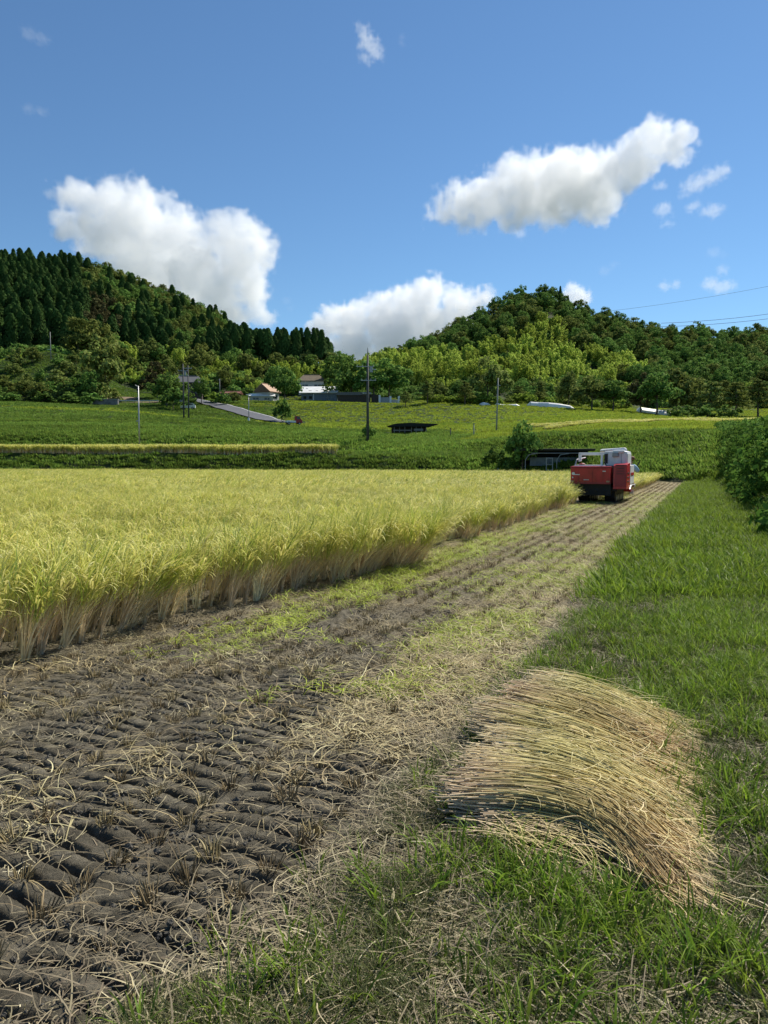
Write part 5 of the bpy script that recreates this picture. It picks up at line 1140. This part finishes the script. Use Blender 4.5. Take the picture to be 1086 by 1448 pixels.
# ================================================================== COMBINE HARVESTER
def harvester():
    p = Vector((8.42, 28.6, .02)); rt = empty('combine_harvester', p, R(-25)); tag(rt, 'red and white combine harvester cutting the far edge of the rice', 'combine harvester')
    X0 = -.08
    # crawlers
    for x in (-.48, .48):
        b = MB(); b.prism([(-1.15, .06), (-1.3, .2), (-1.2, .42), (1.05, .46), (1.3, .3), (1.1, .03), (-.9, .0)], .36, Matrix.Rotation(R(90), 4, 'Z') @ Matrix.Translation((0, -.18 - x, 0)))
        for i in range(15): b.box((x, -1.1 + i * .155, -.01 + .02), (.37, .05, .06))
        tr = b.build('crawler', M['black'], rt)
        for y in (-.8, -.35, .1, .55, .95): MB().cyl((x - .2, y, .16), (x + .2, y, .16), .12, k=12).build('roller', M['steel'], tr)
    MB().box((0, -.1, .5), (1.5, 2.6, .16)).build('chassis', M['black'], rt)
    MB().box((-.1, -.95, .52), (1.3, 1.2, .5)).build('chopper_housing', M['black'], rt)
    for x in (-.7, -.35, 0, .3): MB().cyl((x, -1.45, .45), (x + .1, -1.45, .45), .12, k=12).build('cutter_disc', M['black'], rt)
    # rear hood (threshing body)
    MB().prism([(-1.72, .70), (-.3, .70), (-.3, 1.34), (-1.55, 1.34), (-1.75, 1.27)], 1.42, Matrix.Translation((X0 - .80 + 1.44, 0, 0)) @ Matrix.Rotation(R(90), 4, 'Z') ).build('rear_hood', M['red'], rt)
    # the prism above runs along -X after the turn; trim pieces sit 3 mm proud of it
    MB().box((X0 - .07, -1.755, .72), (1.44, .03, .05)).build('hood_lip', M['darkred'], rt)
    MB().box((X0 - .07, -1.735, 1.305), (1.46, .05, .05), bev=.01).build('hood_rim', M['darkred'], rt)
    MB().box((X0 - .15, -1.0, 1.36), (1.1, 1.0, .05), bev=.015).build('top_cover', M['white'], rt)
    MB().ball((X0 - .5, -1.05, 1.40), .10, (1.3, 1, .6)).build('lever_cap', M['darkred'], rt)
    # marks on the hood: pale round emblem, short words too small to read
    em = MB(); em.cyl((X0 - .68, -1.772, 1.07), (X0 - .68, -1.748, 1.07), .055, k=16); em.box((X0 - .55, -1.765, 1.035), (.20, .02, .028)); em.build('emblem', M['white'], rt)
    MB().box((X0 - .70, -1.768, .93), (.035, .02, .06)).build('small_mark', M['white'], rt)
    b = MB()
    for i in range(6): b.box((X0 - .29 + i * .033, -1.763, .845), (.022, .02, .026))
    b.build('lettering', M['white'], rt)
    MB().box((X0 + .42, -1.763, 1.16), (.11, .02, .03)).build('small_mark', M['white'], rt)
    # right-hand tower
    MB().prism([(-1.72, .52), (-.75, .52), (-.75, 1.46), (-1.5, 1.42), (-1.72, 1.36)], .46, Matrix.Translation((1.12, 0, 0)) @ Matrix.Rotation(R(90), 4, 'Z')).build('side_tower', M['red'], rt)
    MB().box((.92, -1.73, 1.0), (.40, .03, .80), bev=.01).build('tower_door', M['darkred'], rt)
    for z in (.8, .95, 1.1): MB().box((1.125, -1.3, z), (.02, .5, .03)).build('vent_slat', M['black'], rt)
    sp = MB().box((.9, -.15, 1.02), (.46, 1.2, .72), bev=.03).build('side_panel', M['white'], rt)
    MB().box((1.135, -.15, 1.05), (.02, .9, .10)).build('stripe', M['red'], sp)
    MB().box((.9, -.1, .60), (.42, 1.9, .18), bev=.02).build('lower_skirt', M['darkred'], rt)
    MB().pipe([(1.13, -.85, .48), (1.13, -.55, .62), (1.13, .9, .62)], .022).build('guard_rail', M['steel'], rt)
    for x in (-.55, 0, .42): MB().box((X0 + x * .9, -1.752, 1.0), (.012, .012, .52)).build('panel_seam', M['darkred'], rt)
    for x in (X0 - .72, X0 + .56): MB().box((x, -1.768, .79), (.12, .03, .06), bev=.008).build('tail_light', M['orange'], rt)
    MB().pipe([(.30, -1.2, 1.36), (.30, -1.2, 1.58), (.30, -1.32, 1.64)], .03).build('exhaust_pipe', M['black'], rt)
    for z in (.62, .72, .82, .92): MB().box((.9, -1.742, z + .45), (.26, .02, .02)).build('louvre', M['black'], rt)
    # grain tank and white frame
    gt = MB(); gt.box((.52, -.45, 1.62), (.62, 1.0, .56), bev=.05); gt.box((.86, -.3, 1.58), (.36, 1.25, .66), bev=.12); gt.build('grain_tank', M['white'], rt, False)
    MB().box((.28, -.965, 1.62), (.12, .03, .36)).build('tank_slot', M['black'], rt)
    MB().box((.82, -.93, 1.60), (.02, .02, .5)).build('seam', M['grey'], rt)
    f = MB(); f.box((-.18, -.9, 1.80), (1.1, .10, .10), bev=.02); f.box((-.68, -.9, 1.67), (.11, .10, .30), bev=.02); f.box((.12, -.9, 1.58), (.08, .08, .46), bev=.015); f.build('auger_frame', M['white'], rt)
    MB().pipe([(-.9, -.7, 1.36), (-.86, -.6, 1.58), (-.6, -.2, 1.66)], .025).build('hand_rail', M['steel'], rt)
    MB().box((.72, -.85, 1.88), (.42, .3, .10), bev=.04).build('auger_elbow', M['white'], rt)
    MB().box((.62, -1.0, 1.76), (.22, .14, .16), bev=.03).build('auger_mouth', M['grey'], rt)
    MB().cyl((.85, -.2, 1.95), (-.2, 1.2, 1.92), .09, k=12).build('unloading_auger', M['white'], rt, True)
    MB().box((-.35, .2, 1.0), (.9, 1.0, .7), bev=.05).build('feeder_body', M['red'], rt)
    # seat, levers and header in front
    MB().box((.62, .85, .80), (.45, .42, .12), bev=.04).build('seat', M['black'], rt)
    MB().box((.62, .66, 1.05), (.42, .09, .42), bev=.03).build('seat_back', M['black'], rt)
    MB().box((.6, 1.25, .52), (.9, .9, .06)).build('step_plate', M['grey'], rt)
    MB().box((.62, 1.62, .95), (.7, .14, .8), bev=.04).build('control_console', M['red'], rt)
    hd = MB(); hd.box((0, 2.1, .35), (1.7, .5, .12)); hd.box((0, 1.9, .7), (1.6, .12, .5)); hd.build('header_frame', M['darkred'], rt)
    for x in (-.85, -.28, .28, .85): MB().cyl((x, 2.1, .3), (x, 2.95, .10), .10, .015, 10).build('crop_divider', M['white'], rt)
    MB().cyl((1.16, 1.35, 1.35), (1.22, 1.35, 1.52), .02).build('mirror_stay', M['black'], rt)
    return rt
hv = harvester()
def skin_body(name, pts, edges, rad, mat, parent, sub=2):
    me = bpy.data.meshes.new(name); me.from_pydata(pts, edges, []); o = link(bpy.data.objects.new(name, me), parent)
    m = o.modifiers.new('skin', 'SKIN'); m.use_smooth_shade = True
    for i, r in enumerate(rad): me.skin_vertices[0].data[i].radius = (r, r)
    me.skin_vertices[0].data[0].use_root = True
    s = o.modifiers.new('sub', 'SUBSURF'); s.levels = sub; s.render_levels = sub; me.materials.append(mat); return o
def operator():
    ang = R(-25); loc = hv.location + Matrix.Rotation(ang, 3, 'Z') @ Vector((.62, .8, .86))
    rt = empty('person', loc, ang); tag(rt, 'seated harvester driver in a light blue shirt and brown hat, leaning out to the right', 'person')
    # pelvis at origin, leaning towards +x
    P = [(0, 0, .08), (.10, .0, .28), (.26, .02, .50), (.33, .03, .58), (.36, .04, .70),     # spine, neck, head
         (.08, .02, .52), (-.02, .22, .36), (.0, .46, .34),                                 # left arm
         (.50, .02, .44), (.62, .10, .24), (.50, .36, .28),                                 # right arm
         (-.10, .10, .04), (-.13, .48, .06), (-.12, .52, -.30), (-.12, .66, -.33),            # left leg
         (.11, .10, .04), (.13, .48, .06), (.12, .52, -.30), (.12, .66, -.33)]
    E_ = [(0, 1), (1, 2), (2, 3), (3, 4), (2, 5), (5, 6), (6, 7), (2, 8), (8, 9), (9, 10), (0, 11), (11, 12), (12, 13), (13, 14), (0, 15), (15, 16), (16, 17), (17, 18)]
    rad = [.14, .13, .13, .055, .095, .06, .045, .032, .06, .045, .032, .09, .065, .045, .04, .09, .065, .045, .04]
    skin_body('body', P, E_, rad, M['skin'], rt)
    skin_body('shirt', [P[0], P[1], P[2], P[5], P[6], P[8], P[9]], [(0, 1), (1, 2), (2, 3), (3, 4), (2, 5), (5, 6)], [.152, .15, .152, .09, .072, .095, .085], M['shirt'], rt)
    skin_body('trousers', [P[0], P[11], P[12], P[13], P[15], P[16], P[17]], [(0, 1), (1, 2), (2, 3), (0, 4), (4, 5), (5, 6)], [.155, .105, .082, .066, .105, .082, .066], M['trouser'], rt)
    h = MB(); h.ball((.37, .04, .78), .115, (1, 1.05, .75)); h.cyl((.37, .04, .735), (.37, .04, .755), .19, k=18); h.build('hat', M['hat'], rt, True)
operator()

# ================================================================== CLOUDS
cm_ = bpy.data.materials.new('cloud_vapour'); cm_.use_nodes = True
n = cm_.node_tree; n.nodes.clear()
o = n.nodes.new('ShaderNodeOutputMaterial'); v = n.nodes.new('ShaderNodeVolumePrincipled')
v.inputs['Color'].default_value = (1, 1, 1, 1); v.inputs['Density'].default_value = .017; v.inputs['Anisotropy'].default_value = .25
n.links.new(v.outputs[0], o.inputs['Volume'])
def cloud(Y, blobs, vox, label, soft=1.0, dens=1.0, seed=1, warp=.45, flat=1.0):
    name = 'cloud'; g_ = np.random.default_rng(seed); C = []; Rr = []
    for (u, vv, r) in blobs:
        rm = r * Y / FPX; C.append(px(u, vv, Y + g_.uniform(-.5, .5) * rm)); Rr.append(rm)
    C = np.array(C); Rr = np.array(Rr); lo = (C - Rr[:, None] * 1.5).min(0); hi = (C + Rr[:, None] * 1.5).max(0)
    N = np.maximum(((hi - lo) / vox).astype(int), 8); ax = [np.linspace(lo[i], hi[i], N[i]) for i in range(3)]
    P = np.stack(np.meshgrid(*ax, indexing='ij'), -1); Rm = Rr.mean()
    nz = fbm(P / (Rm * .62), 5, seed) - .5; bil = 1 - np.abs(2 * vnoise(P / (Rm * .5), seed + 9) - 1) * .65 - np.abs(2 * vnoise(P / (Rm * .23), seed + 19) - 1) * .35
    sd = np.full(P.shape[:3], -1e9)
    for c_, r in zip(C, Rr):
        q_ = P - c_; q_ = q_ * np.array((1, 1, 1 / flat)); sd = np.maximum(sd, (r - np.sqrt((q_ ** 2).sum(-1))) / Rm)
    f = sd + nz * warp * 2.7 + (bil - .62) * warp * 1.9
    D = np.clip(f / (.19 * soft), 0, 1) ** 1.15 * dens
    for a_ in range(3):   # the field dies away before its bounds
        sl_ = [None] * 3; sl_[a_] = slice(None); e_ = np.minimum(np.arange(N[a_]), np.arange(N[a_])[::-1]) / 3.0; D = D * np.clip(e_, 0, 1)[tuple(sl_)]
    me = bpy.data.meshes.new(name); me.vertices.add(int(N.prod())); at = me.attributes.new('dens', 'FLOAT', 'POINT'); at.data.foreach_set('value', D.transpose(2, 1, 0).ravel().astype(np.float32))
    ob = link(bpy.data.objects.new(name, me)); g = bpy.data.node_groups.new(name, 'GeometryNodeTree')
    g.interface.new_socket('G', in_out='INPUT', socket_type='NodeSocketGeometry'); g.interface.new_socket('G', in_out='OUTPUT', socket_type='NodeSocketGeometry')
    A = g.nodes.new; L = g.links.new; gi = A('NodeGroupInput'); go = A('NodeGroupOutput'); vc = A('GeometryNodeVolumeCube')
    vc.inputs['Min'].default_value = tuple(lo); vc.inputs['Max'].default_value = tuple(hi)
    for i, k in enumerate('XYZ'): vc.inputs['Resolution ' + k].default_value = int(N[i])
    pos = A('GeometryNodeInputPosition'); sep = A('ShaderNodeSeparateXYZ'); L(pos.outputs[0], sep.inputs[0]); idx = None; stride = (1, int(N[0]), int(N[0] * N[1]))
    for i in range(3):
        mr = A('ShaderNodeMapRange'); mr.clamp = True
        for k, val in zip(range(1, 5), (lo[i], hi[i], 0, float(N[i] - 1))): mr.inputs[k].default_value = val
        L(sep.outputs[i], mr.inputs[0]); rd = A('ShaderNodeMath'); rd.operation = 'ROUND'; L(mr.outputs[0], rd.inputs[0])
        m = A('ShaderNodeMath'); m.operation = 'MULTIPLY'; L(rd.outputs[0], m.inputs[0]); m.inputs[1].default_value = stride[i]
        if idx is None: idx = m
        else:
            ad = A('ShaderNodeMath'); L(idx.outputs[0], ad.inputs[0]); L(m.outputs[0], ad.inputs[1]); idx = ad
    si = A('GeometryNodeSampleIndex'); si.data_type = 'FLOAT'; si.domain = 'POINT'; na = A('GeometryNodeInputNamedAttribute'); na.data_type = 'FLOAT'; na.inputs[0].default_value = 'dens'
    L(gi.outputs[0], si.inputs[0]); L(na.outputs[0], si.inputs['Value']); L(idx.outputs[0], si.inputs['Index']); L(si.outputs[0], vc.inputs['Density'])
    sm = A('GeometryNodeSetMaterial'); sm.inputs['Material'].default_value = cm_; L(vc.outputs[0], sm.inputs[0]); L(sm.outputs[0], go.inputs[0])
    ob.modifiers.new('vapour', 'NODES').node_group = g; me.materials.append(cm_)
    return tag(ob, label, 'cloud', kind='stuff')
cloud(2000, [(95, 275, 16), (120, 285, 26), (155, 290, 32), (195, 292, 30), (205, 330, 45), (160, 335, 42), (105, 325, 26), (85, 312, 12), (250, 322, 26), (232, 285, 11), (248, 350, 45), (200, 375, 50), (275, 385, 50), (305, 420, 45), (322, 345, 36), (348, 340, 34), (365, 362, 24), (335, 375, 40), (350, 410, 30), (365, 440, 16), (320, 450, 30), (250, 420, 40)], 5.5, 'large white cumulus piled up behind the left hill', seed=3, warp=.5)
cloud(2200, [(612, 300, 12), (626, 294, 18), (650, 288, 26), (665, 300, 22), (690, 280, 34), (730, 262, 36), (765, 268, 44), (800, 262, 44), (840, 262, 42), (870, 240, 34), (900, 215, 26), (930, 203, 28), (955, 205, 24), (905, 235, 26), (845, 290, 28), (720, 300, 22), (780, 300, 20), (868, 300, 10)], 6, 'long white cloud slanting up across the sky above the right hill', seed=4, warp=.5)
cloud(3200, [(455, 470, 20), (470, 450, 18), (500, 460, 30), (540, 450, 30), (575, 440, 30), (605, 420, 26), (598, 408, 14), (640, 425, 22), (670, 425, 18), (690, 418, 10), (560, 480, 40), (500, 500, 36), (610, 460, 36), (650, 450, 28), (470, 495, 18)], 8, 'white cumulus rising in the gap between the two hills', seed=8, warp=.5)
cloud(3000, [(810, 418, 16), (825, 420, 12), (795, 430, 14)], 7, 'scrap of white cloud peeping over the summit of the right hill', seed=11)
WISP = [((513, 42, 10), (520, 60, 14), (530, 75, 12), (518, 82, 8), 'small ragged cloud high above the middle of the picture'),
 ((570, 52, 5), (568, 62, 5), None, None, 'faint wisp just right of the high ragged cloud'),
 ((40, 48, 10), (58, 54, 10), (70, 57, 5), None, 'thin wisp in the top left corner of the sky'),
 ((40, 155, 8), (60, 158, 9), None, None, 'thin wisp at the left edge above the big cumulus'),
 ((985, 260, 14), (1005, 250, 13), (1022, 242, 11), (970, 268, 9), 'ragged cloud just right of the long slanting cloud'),
 ((935, 262, 8), (928, 264, 6), None, None, 'tiny puff between the long cloud and its ragged neighbour'),
 ((937, 297, 11), (946, 316, 7), None, None, 'small puff below the right end of the long cloud'),
 ((978, 294, 9), (984, 290, 7), None, None, 'small puff right of the one below the long cloud'),
 ((1008, 298, 12), (1020, 295, 7), (995, 300, 6), None, 'flat puff nearest the right edge in the upper sky'),
 ((735, 330, 9), (728, 328, 5), None, None, 'tiny puff under the middle of the long cloud'),
 ((1010, 357, 10), (1024, 361, 6), None, None, 'thin flat wisp above the lowest right-hand puffs'),
 ((1022, 382, 8), None, None, None, 'tiny round wisp between the two flat ones at the right'),
 ((1005, 402, 12), (1022, 406, 11), (1036, 404, 6), None, 'flat white cloud low at the right above the hill'),
 ((940, 405, 9), (955, 402, 8), None, None, 'flat wisp left of the low right-hand cloud'),
 ((855, 383, 8), (868, 374, 6), None, None, 'faint wisp above the right shoulder of the right hill'),
 ((518, 425, 12), (530, 420, 8), (508, 430, 7), None, 'small puff just above the cumulus between the hills'),
 ((405, 425, 7), (412, 436, 5), None, None, 'faint streak between the left cumulus and the middle one')]
for i, wv in enumerate(WISP):
    faint = any(q in wv[-1] for q in ('faint', 'thin')); b = [x_ for x_ in wv[:4] if x_]
    cloud(2400, b, 5.0, wv[-1], soft=2.6, dens=.14 if faint else .5, seed=20 + i, warp=.8, flat=.75)
print('OBJ', len(S.objects))
